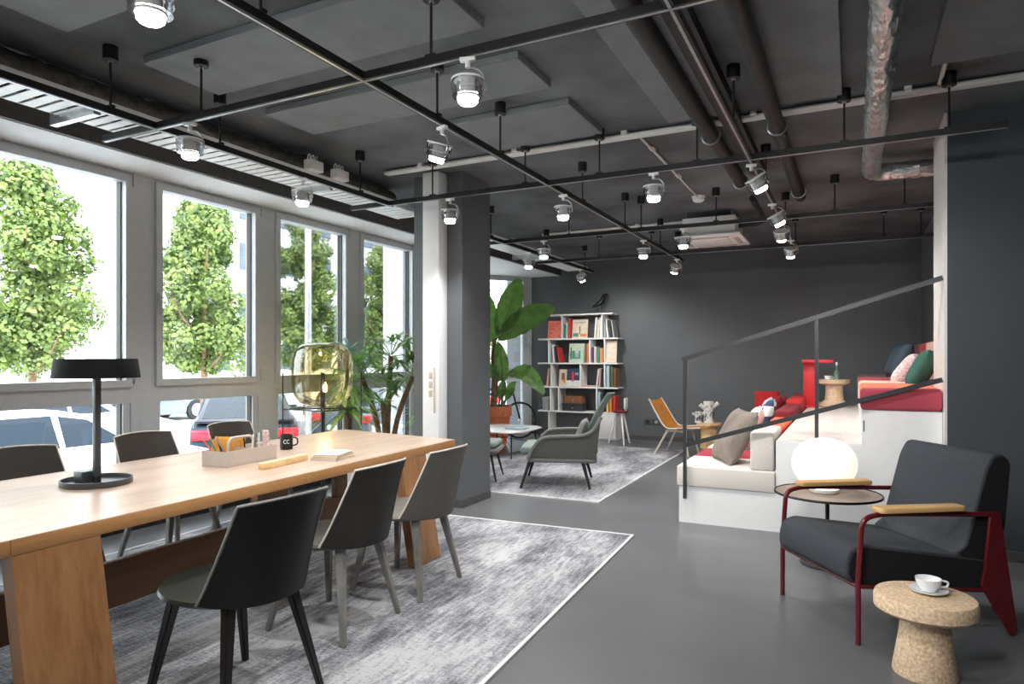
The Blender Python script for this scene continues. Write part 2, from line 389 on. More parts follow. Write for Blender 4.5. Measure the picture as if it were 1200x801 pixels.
# ceiling boards (thicker boards fixed under the slab)
boards = [(-3.5,-1.62,2.4,2.9),(-3.5,-1.62,3.27,3.72),(-3.5,-1.62,1.1,2.0),(-1.14,-.74,1.2,4.65),(-.5,-.06,1.0,4.63),(.38,1.5,3.2,4.4),(-2.6,-1.62,4.0,4.66),
          (-3.3,-2.3,-.6,.6)]
for i, (a, b, c, d) in enumerate(boards):
    bm = bm_new(); box(bm, a, b, c, d, CZ-.045, CZ, bev=.004, seg=1)
    struct('trim_%d' % (10+i), bm, M['ceiling_board'])

# windows of the left wall
G0 = 2.33; PITCH = 1.255
def window(k, idx):
    g0 = G0+PITCH*k; g1 = g0+.945; u0 = g0-.155; u1 = g1+.155
    bm = bm_new()
    for (a, b) in ((u0, g0-.055), (g1+.055, u1)): box(bm, -5.12, -5.0, a, b, .1, 2.77)
    for (z0, z1) in ((.1,.2), (.985,1.11), (2.745,2.77)): box(bm, -5.12, -5.0, g0-.055, g1+.055, z0, z1)
    for (a, b) in ((g0-.055, g0), (g1, g1+.055)): box(bm, -5.1, -5.01, a, b, .2, .985)
    r = struct('window_%d' % idx, bm, M['aluminium'], 'grey framed window')
    bm = bm_new()   # opening sash
    for (a, b) in ((g0-.055, g0), (g1, g1+.055)): box(bm, -5.1, -4.975, a, b, 1.11, 2.745)
    box(bm, -5.1, -4.975, g0, g1, 1.11, 1.165); box(bm, -5.1, -4.975, g0, g1, 2.69, 2.745)
    struct('sash', bm, M['aluminium'], None, r)
    bm = bm_new()
    for (z0, z1) in ((1.165, 2.69), (.2, .985)):   # dark gasket around the glass
        box(bm, -5.085, -5.03, g1-.008, g1, z0, z1); box(bm, -5.085, -5.03, g0, g0+.008, z0, z1)
    struct('gasket', bm, M['blackmatt'], None, r)
    bm = bm_new(); box(bm, -5.06, -5.054, g0, g1, 1.165, 2.69); struct('upper_pane', bm, M['glass'], None, r)
    bm = bm_new(); box(bm, -5.06, -5.054, g0, g1, .2, .985); struct('lower_pane', bm, M['glass'], None, r)
    bm = bm_new()
    box(bm, -4.975, -4.955, g0-.045, g0-.018, 1.78, 1.86, bev=.004); box(bm, -4.957, -4.945, g0-.04, g0-.022, 1.68, 1.83, bev=.004)
    struct('handle', bm, M['galv'], None, r)
    bm = bm_new()
    for z in (1.13, 2.66): cyl(bm, (-4.965, g1+.06, z), (-4.965, g1+.06, z+.1), .008, n=8)
    struct('hinge', bm, M['galv'], None, r)
for i, k in enumerate(range(-3, 4)): window(k, i+1)
bm = bm_new(); box(bm, -5.1, -4.98, -1.59, 7.2, 0, .1); struct('baseboard_left', bm, M['blackmatt'])
# bay window (oblique)
Cc = Vector((-5.1, 10.85, 0)); Dd = Vector((-.574, -.819, 0)).normalized(); Nn = Vector((-Dd.y, Dd.x, 0))
if Nn.dot(Vector((1,-1,0))) < 0: Nn = -Nn
ang = math.atan2(Dd.y, Dd.x)
mt = Matrix.Translation(Cc) @ Matrix.Rotation(ang, 4, 'Z')
sgn = 1 if (mt.to_3x3()@Vector((0,1,0))).dot(Nn) > 0 else -1
def baybox(bm, s0, s1, d0, d1, z0, z1): box(bm, s0, s1, min(sgn*d0, sgn*d1), max(sgn*d0, sgn*d1), z0, z1, mtx=mt)
bm = bm_new()
baybox(bm, 0, .17, -.1, 0, 0, 2.77); baybox(bm, 1.55, 1.92, -.1, 0, 0, 2.77)
baybox(bm, .17, 1.55, -.1, 0, 0, .12); baybox(bm, .17, 1.55, -.1, 0, .98, 1.17); baybox(bm, .17, 1.55, -.1, 0, 2.69, 2.77)
wb = struct('window_8', bm, M['aluminium'], 'grey framed window in the bay')
bm = bm_new(); baybox(bm, .17, 1.55, -.06, -.054, 1.17, 2.69); struct('upper_pane', bm, M['glass'], None, wb)
bm = bm_new(); baybox(bm, .17, 1.55, -.06, -.054, .12, .98); struct('lower_pane', bm, M['glass'], None, wb)
bm = bm_new(); baybox(bm, .1, .125, 0, .03, 1.55, 1.7); struct('handle', bm, M['galv'], None, wb)

# column with white service panel
bm = bm_new(); box(bm, -3.62, -3.105, 5.15, 5.67, 0, CZ)
col = tag(struct('column', bm, M['wall']), 'square charcoal column standing on the floor behind the oak table', 'column')
bm = bm_new(); box(bm, -3.105, -3.098, 5.15, 5.67, 0, .07); box(bm, -3.62, -3.098, 5.143, 5.15, 0, .07)
struct('skirting', bm, M['beam'], None, col)
sp = thing('service_panel', 'tall white service panel with switches fixed to the charcoal column', 'panel', (-3.345, 5.14, 0))
bm = bm_new(); box(bm, -.085, .085, -.13, .008, .02, CZ-.015, bev=.003); obj('panel_board', bm, M['white_paint'], sp)
for z in (1.02, 1.1, 1.18):
    bm = bm_new(); box(bm, -.015, .02, -.138, -.13, z-.03, z+.03, bev=.003); obj('switch', bm, M['greige'], sp)
bm = bm_new(); box(bm, .035, .05, -.14, -.13, .85, 1.25, bev=.003); obj('switch_strip', bm, M['greige'], sp)
# sockets on back wall
for i, (x, nm) in enumerate(((-3.0,'leftmost'), (-2.86,'middle'), (-2.72,'rightmost'))):
    t = thing('wall_socket', '%s of three grey wall sockets low on the charcoal back wall' % nm, 'socket', (x, 10.85, .3), 0, 'wall sockets beside the bookcase')
    bm = bm_new(); box(bm, -.06, .06, -.012, 0, -.045, .045, bev=.003); obj('plate', bm, M['beam'], t)
    bm = bm_new(); cyl(bm, (0,-.013,0), (0,-.011,0), .028, n=16); obj('outlet', bm, M['galv' if i == 1 else 'blackmatt'], t)

# ------------------------------------------------------------------ rugs
def rug(cx, cy, w, l, rz, label):
    t = thing('rug', label, 'rug', (cx, cy, 0), rz)
    random.seed(int(w*100))
    bm = bm_new(); n = 60
    def P(u, v):
        x = (u-.5)*w; y = (v-.5)*l
        x += .006*math.sin(v*40)+.004*math.sin(v*91); y += .008*math.sin(u*37)+.004*math.sin(u*83)
        return (x, y, .010+.0015*math.sin(u*50)*math.sin(v*40))
    sheet(bm, P, n, n); 
    es = [e for e in bm.edges if e.is_boundary]
    r = bmesh.ops.extrude_edge_only(bm, edges=es)
    for v in r['geom']:
        if isinstance(v, bmesh.types.BMVert): v.co.z = .001
    obj('pile', bm, M['rug'], t, smooth=60)
    bm = bm_new(); h = .012
    for (x0,x1,y0,y1) in ((-w/2-.012,w/2+.012,-l/2-.014,-l/2+.008),(-w/2-.012,w/2+.012,l/2-.008,l/2+.014),(-w/2-.012,-w/2+.008,-l/2,l/2),(w/2-.008,w/2+.012,-l/2,l/2)):
        box(bm, x0,x1,y0,y1,.0005,h)
    obj('binding', bm, M['rug_edge'], t)
    return t
ra = math.radians(2.9)
def corner_center(cx, cy, w, l, rz):   # far right corner to centre
    return (cx-math.cos(rz)*w/2+math.sin(rz)*l/2, cy-math.sin(rz)*w/2-math.cos(rz)*l/2)
x, y = corner_center(-1.477, 4.91, 3.1, 4.2, ra)
rug(x, y, 3.1, 4.2, ra, 'large distressed grey rug under the long oak table')
x, y = corner_center(-2.17, 9.74, 2.15, 3.83, math.radians(1))
rug(x, y, 2.15, 3.83, math.radians(1), 'distressed pale grey rug under the knitted lounge chair')

# ------------------------------------------------------------------ oak table
tb = thing('dining_table', 'long oak communal table with slanted slab legs on the grey rug', 'table', (-3.13, 2.87, 0), ra)
TW, TL, TZ = 1.20, 3.3, .74
bm = bm_new(); prism(bm, [(-.6,-1.682),(.6,-1.682),(.6,1.311),(-.6,1.562)], TZ-.055, TZ-.002, bev=.002); prism(bm, [(-.6,-2.1),(.6,-2.1),(.6,-1.684),(-.6,-1.684)], TZ-.055, TZ-.002, bev=.002); obj('apron_edge', bm, M['oak_edge'], tb)
bm = bm_new(); prism(bm, [(-.598,-2.098),(.598,-2.098),(.598,1.309),(-.598,1.56)], TZ-.003, TZ); obj('tabletop', bm, M['oak'], tb)
for sx in (1, -1):
    for yc in (-1.53, .75):
        bm = bm_new()
        w0, w1 = .15, .15
        top = sx*(TW/2-.03); bot = sx*(TW/2+.085)
        # slanted slab leg
        v = []
        for (xx, ww, z) in ((bot, w1, .014), (top, w0, TZ-.056)):
            for (dx, dy) in ((-.03,-1),(.03,-1),(.03,1),(-.03,1)): v.append(bm.verts.new((xx+dx, yc+dy*ww, z)))
        for q in ((0,3,2,1),(4,5,6,7),(0,1,5,4),(1,2,6,5),(2,3,7,6),(3,0,4,7)): bm.faces.new([v[i] for i in q])
        obj('leg', bm, M['oak_leg'], tb)
bm = bm_new(); box(bm, -.025, .025, -1.95, 1.1, .176, .387, bev=.003); obj('stretcher', bm, M['oak_dark'], tb)
for yc in (-1.53, .75):
    bm = bm_new(); box(bm, -.56, .56, yc-.03, yc+.03, .60, .684, bev=.003); obj('cross_rail', bm, M['oak_dark'], tb)
    bm = bm_new(); box(bm, -.022, .022, yc-.06, yc+.06, .388, .60, bev=.003); obj('stretcher_post', bm, M['oak_dark'], tb)

# ------------------------------------------------------------------ shell chairs
def shell_chair(label, loc, rz, ms, ml, mseat, group):
    """faces +x in its own space"""
    t = thing('shell_chair', label, 'chair', loc, rz, group)
    bm = bm_new()     # round seat disc
    prof = [(0,.415),(.14,.418),(.235,.432),(.268,.452),(.262,.464),(.2,.458),(0,.455)]
    lathe(bm, prof, n=40, sx=1.02, sy=1); obj('seat', bm, mseat, t)
    def P(u, v):
        ph = (u*2-1)
        # bottom curve follows the seat rim, top curve is narrower and further back
        a = ph*math.radians(66); bx = -.268*math.cos(a)*1.02; by = .268*math.sin(a)
        ty = ph*.212; tx = -.35+.062*abs(ph)**2.2
        k = v; kk = k**.9
        x_ = bx*(1-kk)+tx*kk; y_ = by*(1-kk)+ty*kk
        z_lo = .435+.02*abs(ph)**3; z_hi = .828-.012*abs(ph)**2
        return (x_, y_, z_lo*(1-k)+z_hi*k)
    bm = bm_new(); sheet(bm, P, 28, 12, .011)
    for v in bm.verts: pass
    o = obj('backrest', bm, [ms], t, smooth=50)
    bm = bm_new(); pts = [Vector(P(i/28, 1))+Vector((0.002,0,.002)) for i in range(29)]
    tube(bm, pts, .0055, n=6); 
    tube(bm, [Vector(P(0, j/12)) for j in range(13)], .005, n=6); tube(bm, [Vector(P(1, j/12)) for j in range(13)], .005, n=6)
    obj('edge_band', bm, M['edge'] if ms is not M['chair_black'] else M['leg_grey'], t)
    for sx in (1,-1):
        for sy in (1,-1):
            bm = bm_new(); a = Vector((sx*.15, sy*.14, .445)); b = Vector((sx*.225-.01, sy*.225, .0105))
            v = []
            for (p, w) in ((b, .0125), (a, .021)):
                for (dx, dy) in ((-1,-1),(1,-1),(1,1),(-1,1)): v.append(bm.verts.new(p+Vector((dx*w, dy*w, 0))))
            for q in ((0,3,2,1),(4,5,6,7),(0,1,5,4),(1,2,6,5),(2,3,7,6),(3,0,4,7)): bm.faces.new([v[i] for i in q])
            bmesh.ops.bevel(bm, geom=list(bm.edges), offset=.004, segments=2, affect='EDGES')
            obj('leg', bm, ml, t)
    return t
gR = 'shell chairs on the room side of the oak table'; gL = 'shell chairs on the window side of the oak table'
shell_chair('black shell chair with dark green seat, nearest chair in front of the oak table', (-2.17,1.87,0), PI-.05, M['chair_black'], M['chair_black'], M['cush_green'], gR)
shell_chair('charcoal shell chair with pale edge, between the black chair and the warm grey chair', (-2.33,2.62,0), PI+.05, M['chair_dark'], M['leg_grey'], M['chair_dark'], gR)
shell_chair('warm grey shell chair at the far end of the table beside the column', (-2.34,3.25,0), PI+.05, M['chair_grey'], M['leg_grey'], M['chair_grey'], gR)
shell_chair('taupe shell chair on the window side behind the black desk lamp', (-3.92,2.13,0), 0, M['chair_brown'], M['leg_grey'], M['chair_brown'], gL)
shell_chair('taupe shell chair on the window side between the desk lamp and the pen caddy', (-4.0,2.96,0), .05, M['chair_brown'], M['leg_grey'], M['chair_brown'], gL)
shell_chair('taupe shell chair on the window side directly behind the pen caddy', (-4.1,3.75,0), .05, M['chair_brown'], M['leg_grey'], M['chair_brown'], gL)

# ------------------------------------------------------------------ things on the table
t = thing('desk_lamp', 'black desk lamp with flat round shade standing on the oak table', 'lamp', (-3.18,1.95,TZ))
bm = bm_new(); lathe(bm, [(0,.0),(.147,0),(.150,.004),(.150,.028),(.144,.028),(.142,.008),(0,.008)], n=48); obj('base', bm, M['charcoal_plastic'], t)
bm = bm_new(); box(bm, -.014,.014,-.014,.014,.008,.51, bev=.004); obj('pole', bm, M['charcoal_plastic'], t)
bm = bm_new(); lathe(bm, [(0,.59),(.168,.59),(.171,.585),(.183,.5),(.180,.5),(.166,.575),(0,.575)], n=56); obj('shade', bm, M['shade'], t)
bm = bm_new(); lathe(bm, [(0,.515),(.155,.515),(.155,.525),(0,.525)], n=40); obj('diffuser', bm, M['white'], t)
bm = bm_new(); box(bm, -.10,-.03,-.05,.035,.008,.06, bev=.004); obj('socket_box', bm, M['charcoal_plastic'], t)
bm = bm_new(); lathe(bm, [(.014,.0),(.018,.0),(.018,.03),(.014,.03)], c=(0,0,.008)); obj('collar', bm, M['blackmatt'], t)

caddy = thing('pen_caddy', 'greige carry caddy with arched handle on the oak table', 'caddy', (-3.115,2.73,TZ), math.radians(4))
bm = bm_new(); box(bm, -.085,.085,-.195,.195,0,.006)
for (a,b,c,d) in ((-.085,-.079,-.195,.195),(.079,.085,-.195,.195),(-.079,.079,-.195,-.189),(-.079,.079,.189,.195),(-.079,.079,-.003,.003)): box(bm,a,b,c,d,.004,.085)
obj('tray', bm, M['greige'], caddy)
bm = bm_new(); tube(bm, bend([(0,-.1,.05),(0,-.09,.145),(0,.09,.145),(0,.1,.05)], .04, 6), .008, n=10); obj('handle', bm, M['greige'], caddy)
def wpt(o, p): return Matrix.Translation(o.location)@Euler(o.rotation_euler).to_matrix().to_4x4()@Vector(p)
random.seed(3)
pens = [('black','blackmatt'),('white','white'),('grey','leg_grey'),('black','blackmatt'),('white','white'),('green','leaf'),('orange','orange_fabric'),('black','blackmatt'),('grey','galv')]
for i, (cn, mk) in enumerate(pens):
    left = i >= 5
    y0 = (-.15+.018*(i-5)) if left else (.06+.02*i)
    p = wpt(caddy, (-.02+.02*(i%3), y0, .008)); q = p+Vector((.02*(i%2)-.01+(-.04 if left else 0), random.uniform(-.02,.03)*(1)-(.05 if left else 0), .14+.008*(i%3)))
    bm = bm_new(); cyl(bm, (0,0,0), (q-p)*.92, .0045, n=8); cyl(bm, (q-p)*.92, (q-p), .0045, .001, n=8)
    where = 'near end' if left else 'far end'
    o = obj('pen', bm, M[mk], loc=p); tag(o, '%s pen, %s of those standing in the %s of the greige caddy' % (cn, ['first','second','third','fourth','fifth'][i-5 if left else i], where), 'pen', 'pens in the caddy')
for i, (a, cl, lb) in enumerate(((-.05,'ply_orange','orange paper folder'), (-.062,'bk_fold','yellow paper folder'))):
    p = wpt(caddy, (a, -.06+.03*i, .01)); bm = bm_new(); box(bm, -.002,.002,-.1,.11,0,.125+.01*i, mtx=Matrix.Rotation(-.12,4,'X')@Matrix.Rotation(-.05,4,'Y'))
    tag(obj('folder', bm, M[cl], loc=p), lb+' standing in the greige caddy on the table', 'folder')
p = wpt(caddy, (.035,.168,.008)); bm = bm_new(); box(bm, -.02,.02,-.008,.008,0,.16, mtx=Matrix.Rotation(.06,4,'X'))
tag(obj('notebook', bm, M['pink_fabric'], loc=p), 'slim pink notebook standing upright at the far end of the caddy', 'notebook')
t = thing('mug', 'black mug with white mark on the oak table behind the caddy', 'mug', (-3.30,3.26,TZ))
bm = bm_new(); lathe(bm, [(0,0),(.036,0),(.04,.004),(.04,.096),(.037,.096),(.036,.008),(0,.008)], n=32); obj('cup', bm, M['black'], t)
bm = bm_new(); tube(bm, bend([(.035,.012,.08),(.068,.03,.075),(.068,.03,.03),(.035,.012,.025)], .02), .005); obj('handle', bm, M['black'], t)
bm = bm_new()
d0 = Vector((.71,-.705,0)); s0 = Vector((.705,.71,0))
for off in (-.008,.012):
    pts = [d0*.0405*0+Vector((0,0,0))]*0
    pts = []
    for k in range(14):
        a = PI*.25+k*PI*1.5/13; ln = off+.009*math.cos(a); th = ln/.04
        pts.append((d0*math.cos(th)+s0*math.sin(th))*.0408+Vector((0,0,.052+.012*math.sin(a))))
    tube(bm, pts, .0016, n=6)
obj('emblem', bm, M['white'], t)
bm = bm_new(); box(bm, -.02,.02,-.19,.19,0,.034, bev=.002); 
tag(obj('wooden_block', bm, M['ply'], loc=(-2.83,2.78,TZ), rot=(0,0,math.radians(8))), 'pale wooden bar lying on the table in front of the caddy', 'block')
for i, (w, l, h, z, c, lb) in enumerate(((.16,.24,.014,0,'paper','bottom white book of the stack of three beside the wooden bar'),(.155,.235,.012,.0145,'ply','middle tan book of the stack of three beside the wooden bar'),(.15,.22,.010,.027,'paper','top white book of the stack of three beside the wooden bar'))):
    t = thing('book', lb, 'book', (-2.74,3.08,TZ+z), math.radians(12+3*i), 'books stacked on the table')
    bm = bm_new(); box(bm,-w/2,w/2,-l/2,l/2,0,.002); box(bm,-w/2,w/2,-l/2,l/2,h-.002,h); box(bm,-w/2,-w/2+.002,-l/2,l/2,0,h); obj('cover', bm, M[c], t)
    bm = bm_new(); box(bm,-w/2+.003,w/2-.004,-l/2+.004,l/2-.004,.002,h-.002); obj('pages', bm, M['paper'], t)

# ------------------------------------------------------------------ amber floor lamp
t = thing('floor_lamp', 'floor lamp with big amber glass bulb on thin black frame by the window', 'lamp', (-4.35,4.74,0))
bm = bm_new(); prof = [(0,.0),(.12,.005),(.2,.04),(.25,.11),(.272,.2),(.275,.3),(.272,.42),(.25,.51),(.2,.565),(.12,.588),(0,.592)]
pp = []
for i in range(len(prof)-1):
    pp.append(prof[i]); pp.append(((prof[i][0]+prof[i+1][0])/2+.002, (prof[i][1]+prof[i+1][1])/2))
pp.append(prof[-1]); lathe(bm, prof, c=(0,0,.885), n=48); o = obj('glass_bulb', bm, M['amber'], t, smooth=80)
bm = bm_new(); lathe(bm, [(.012,0),(.022,.0),(.022,.14),(.012,.14)], c=(0,0,.9)); cyl(bm, (0,0,.03), (0,0,1.2), .013); obj('pole', bm, M['black'], t)
bm = bm_new(); lathe(bm, [(0,0),(.018,.01),(.02,.05),(.008,.09),(0,.095)], c=(0.03,0,1.02)); obj('bulb', bm, M['filament'], t)
bm = bm_new()
S = .245
for sx in (1,-1):
    for sy in (1,-1): cyl(bm, (sx*S,sy*S,0), (sx*S,sy*S,1.2), .005, n=8)
for z in (.005,.872):
    for s in (1,-1):
        cyl(bm, (-S,s*S,z),(S,s*S,z),.005,n=8); cyl(bm, (s*S,-S,z),(s*S,S,z),.005,n=8)
for a in (1,-1): cyl(bm, (-S,-a*S,.872),(S,a*S,.872),.006,n=8)
obj('wire_frame', bm, M['black'], t)
pl = bpy.data.lights.new('bulb_light','POINT'); pl.energy = 6; pl.color = (1,.7,.4); pl.shadow_soft_size = .03
po = bpy.data.objects.new('bulb_light', pl); C.objects.link(po); po.parent = t; po.location = (.03,0,1.08)

# ------------------------------------------------------------------ indoor plants
def strap(bm, p, d, L_, w, droop, n=5, up=Vector((0,0,1))):
    d = Vector(d).normalized(); s = d.cross(up); s = s.normalized() if s.length > .05 else Vector((1,0,0))
    prev = None
    for i in range(n+1):
        k = i/n; c = Vector(p)+d*L_*k-Vector((0,0,1))*droop*k*k*L_
        ww = w*math.sin(PI*min(1,.18+.82*k))**.7 if k < 1 else 0.001
        a = bm.verts.new(c-s*ww); m_ = bm.verts.new(c+Vector((0,0,-.15*ww))); b = bm.verts.new(c+s*ww)
        if prev:
            bm.faces.new((prev[0],prev[1],m_,a)); bm.faces.new((prev[1],prev[2],b,m_))
        prev = (a,m_,b)
def palm_leaf(bm, p, d, size, fingers=9):
    """petiole with a fan of fingers"""
    d = Vector(d).normalized(); e = Vector(p)+d*size*.55
    tube(bm, [p, Vector(p)+d*size*.3+Vector((0,0,.02)), e], .005, n=5)
    side = d.cross(Vector((0,0,1))).normalized() if abs(d.z) < .95 else Vector((1,0,0))
    for k in range(fingers):
        a = (k/(fingers-1)-.5)*math.radians(230)
        dd = d*math.cos(a)+side*math.sin(a)
        strap(bm, e, dd, size*(.55-.12*abs(a)/2), size*.052, .35, 4)
def crown_plant(name, label, cat, loc, h, crowns, mleaf, msize, seed, pot=(.17,.3), potmat='white', trunk_r=.02):
    random.seed(seed)
    t = thing(name, label, cat, loc)
    bm = bm_new(); r, ph = pot
    lathe(bm, [(0,0),(r*.75,0),(r,ph*.97),(r*1.02,ph),(r*.93,ph),(r*.9,ph-.03),(0,ph-.03)], n=32); obj('pot', bm, M[potmat], t)
    bm = bm_new(); lathe(bm, [(0,0),(r*.88,0),(r*.88,.015),(0,.02)], c=(0,0,ph-.045)); obj('soil', bm, M['soil'], t)
    bm = bm_new()
    for (cx, cy, cz, nl, sz) in crowns:
        tube(bm, bend([(cx*.15,cy*.15,ph-.04),(cx*.4,cy*.4,ph+(cz-ph)*.5),(cx,cy,cz)], .3), trunk_r, n=8)
    obj('trunk', bm, M['bark'], t)
    for (cx, cy, cz, nl, sz) in crowns:
        bm = bm_new()
        for k in range(nl):
            a = k*2.4+random.uniform(-.3,.3); el = random.uniform(-.25,.95)
            d = Vector((math.cos(a)*math.cos(el), math.sin(a)*math.cos(el), math.sin(el)))
            if msize == 'fan': palm_leaf(bm, Vector((cx,cy,cz))+d*.02, d, sz*random.uniform(.8,1.1))
            else: strap(bm, Vector((cx,cy,cz)), d, sz*random.uniform(.8,1.15), sz*.045, .55, 7)
        obj('foliage', bm, M[mleaf], t, smooth=0)
    return t
crown_plant('potted_plant','tall potted plant with fingered green leaves and ropey trunk beside the column','plant',(-4.42,5.78,0),1.5,
    [(0,.08,1.36,11,.40),(-.1,-.28,1.14,11,.42),(.2,.2,1.14,11,.44),(.05,-.12,.86,11,.36)],'leaf_dark','fan',5, trunk_r=.028)
crown_plant('potted_palm','bushy strap leaved plant standing behind the amber floor lamp','plant',(-4.45,5.22,0),1.2,
    [(0,0,1.08,34,.42),(.1,-.15,.82,30,.42),(-.1,.15,.9,26,.4)],'leaf','strap',8, pot=(.16,.34))
crown_plant('spiky_plant','blue green spiky plant rising between the amber lamp and fingered plant','plant',(-4.66,5.46,0),1.5,
    [(0,0,1.42,24,.38)],'leaf_blue','strap',12, pot=(.12,.3))
crown_plant('trailing_plant','slender small leaved plant between the fingered plant and the column','plant',(-4.55,6.55,0),1.5,
    [(.1,0,1.35,16,.26),(.16,-.05,1.1,12,.24),(.1,.08,1.5,12,.24),(.02,0,.7,16,.3)],'leaf','strap',15, pot=(.13,.3), trunk_r=.01)

# banana plant
bp_ = thing('banana_plant', 'tall banana plant with broad leaves in terracotta pot by the bay window', 'plant', (-5.0,9.24,0))
pot_o = bm_new(); lathe(pot_o, [(0,0),(.2,0),(.262,.44),(.28,.44),(.285,.6),(.262,.6),(.25,.54),(0,.54)], n=40); obj('pot', pot_o, M['terracotta'], bp_)
bm = bm_new(); lathe(bm, [(0,.0),(.252,0),(.25,.02),(0,.03)], c=(0,0,.53)); obj('soil', bm, M['soil'], bp_)
bm = bm_new(); tube(bm, [(0,0,.55),(.02,.01,1.0),(0,0,1.4),(.02,0,1.65)], .05, rs=[.055,.05,.042,.03], n=12); tube(bm, [(.12,.05,.55),(.13,.06,1.0),(.12,.05,1.2)], .02, n=8); obj('trunk', bm, M['bark'], bp_)
RR = Vector((.892,.452,0)); FF = Vector((-.452,.892,0)); ZZ = Vector((0,0,1))
def big_leaf(base, tip, width, sag=.1, face=FF, fold=.18, m='leaf_dark', parent=bp_):
    base = Vector(base); tip = Vector(tip); ax = (tip-base); L_ = ax.length; d = ax/L_
    nrm = (face-d*face.dot(d)).normalized(); s = d.cross(nrm).normalized()
    bm = bm_new()
    def P(u, v):
        k = u; a = 2*v-1
        wd = width*(math.sin(PI*min(1,(k*.92+.06)))**.62)
        wd *= 1+.03*math.sin(k*40+a*2)
        c = base+d*L_*k+ZZ*sag*math.sin(PI*k)*L_ 
        return c+s*a*wd+nrm*(-fold*abs(a)*wd+.012*math.sin(k*34)*abs(a))
    sheet(bm, P, 24, 8, .003)
    o = obj('leaf', bm, M[m], parent)
    bm = bm_new(); pts = [Vector(P(i/24,.5)) for i in range(25)]; tube(bm, [base-d*.12]+pts, .008, rs=[.014]+[.013-.0004*i for i in range(25)], n=6); obj('midrib', bm, M['leaf'], o)
    return o
o0 = Vector((0,0,0))
big_leaf(RR*.10+ZZ*1.68, RR*.40+ZZ*2.56-FF*.1, .19, .02, m='leaf', fold=.12)
big_leaf(RR*.08+ZZ*1.66, RR*.93+ZZ*2.10-FF*.3, .2, .05, face=FF-ZZ*.35, m='leaf', fold=.15)
big_leaf(RR*.0+ZZ*1.60, -RR*.3+ZZ*2.5, .19, .05, m='leaf')
big_leaf(RR*.16+ZZ*.98, RR*.08+ZZ*1.58-FF*.1, .11, .02, m='leaf_dark', fold=.1)
big_leaf(RR*.22+ZZ*1.10, RR*.78+ZZ*.80-FF*.2, .15, .22, face=FF-ZZ*.6, m='leaf_dark')
big_leaf(RR*.10+ZZ*.70, RR*.16+ZZ*1.0-FF*.1, .07, .02, m='leaf')
big_leaf(RR*.20+ZZ*.70, RR*.32+ZZ*.98-FF*.1, .07, .02, m='leaf')
big_leaf(RR*.10+ZZ*1.0, -RR*.35+ZZ*1.25-FF*.3, .1, .1, m='leaf_dark')

# ------------------------------------------------------------------ bookcase
bk = thing('bookcase', 'tall white open bookcase against the charcoal back wall', 'bookcase', (0,0,0))
BY0, BY1 = 10.5, 10.82
def bx_(px): return -4.82+(px-630)*.0151
SH = [.035,.44,.85,1.25,1.66,2.065]
for i, z in enumerate(SH):
    a, b = (bx_(641), bx_(718)) if i == 5 else ((bx_(634), bx_(722)) if i == 0 else (bx_(630), bx_(724)))
    bm = bm_new(); box(bm, a, b, BY0, BY1, z-.012, z+.012, bev=.002, seg=1); obj('shelf', bm, M['white'], bk)
bm = bm_new(); box(bm, bx_(634), bx_(722), BY0+.02, BY1, 0, .023); obj('plinth', bm, M['white'], bk)
VERT = [[643,698,721],[645,655,700],[646,681,709],[643,692,709],[659,706]]
for r, vs in enumerate(VERT):
    for px in vs:
        x = bx_(px); bm = bm_new(); box(bm, x-.011, x+.011, BY0+.01, BY1, SH[r]+.012, SH[r+1]-.012); obj('upright', bm, M['white'], bk)
bm = bm_new(); box(bm, bx_(698)+.012, bx_(721)-.012, BY0+.005, BY0+.025, SH[0]+.014, SH[1]-.014, bev=.002); obj('door', bm, M['white'], bk)
ORD = ['first','second','third','fourth','fifth','sixth','seventh','eighth','ninth','tenth','eleventh','twelfth']
SHN = {1:'lowest filled bookcase shelf', 2:'third bookcase shelf down', 3:'second bookcase shelf down', 4:'bookcase shelf under the bird'}
colors = {'coral':srgb(232,124,104),'red':srgb(206,66,60),'white':srgb(228,226,222),'cream':srgb(224,208,186),'teal':srgb(70,146,136),'dark grey':srgb(58,58,62),
 'orange':srgb(226,138,78),'pale green':srgb(190,206,184),'navy':srgb(52,68,92),'pink':srgb(216,170,160),'light blue':srgb(176,204,220),'olive':srgb(96,98,72),
 'purple':srgb(96,78,120),'brown':srgb(140,96,68),'grey':srgb(158,160,162),'black':srgb(30,30,32),'yellow':srgb(226,190,110)}
for k, c in colors.items(): M['bk_'+k] = mat('book cover '+k, c, rough=.55, noise=.05, nscale=30)
def book(r, i, px, w, h, color, tilt=0, depth=.2, face=False):
    z = SH[r]+.0125; x = bx_(px)
    where = SHN[r]
    lab = '%s book%s, %s from the left on the %s' % (color, ' facing out' if face else (' leaning' if tilt else ''), ORD[i], where)
    t = thing('book', lab, 'book', (x, BY0+.03+depth/2, z+abs(math.sin(tilt))*w/2), 0, 'books in the white bookcase')
    if face:
        t.rotation_euler = (math.radians(-7), 0, 0); t.location.y = BY0+.07; t.location.z = z+.003
        bm = bm_new(); box(bm, -w/2, w/2, -.012, -.009, 0, h); box(bm, -w/2, w/2, .009, .012, 0, h); box(bm, -w/2, -w/2+.003, -.012, .012, 0, h); obj('cover', bm, M['bk_'+color], t)
        bm = bm_new(); box(bm, -w/2+.004, w/2-.004, -.009, .009, .003, h-.003); obj('pages', bm, M['paper'], t)
    else:
        t.rotation_euler = (0, tilt, 0)
        bm = bm_new(); box(bm, -w/2, -w/2+.002, -depth/2, depth/2, 0, h); box(bm, w/2-.002, w/2, -depth/2, depth/2, 0, h); box(bm, -w/2, w/2, -depth/2, -depth/2+.003, 0, h); obj('cover', bm, M['bk_'+color], t)
        bm = bm_new(); box(bm, -w/2+.002, w/2-.002, -depth/2+.003, depth/2-.003, .003, h-.003); obj('pages', bm, M['paper'], t)
    return t
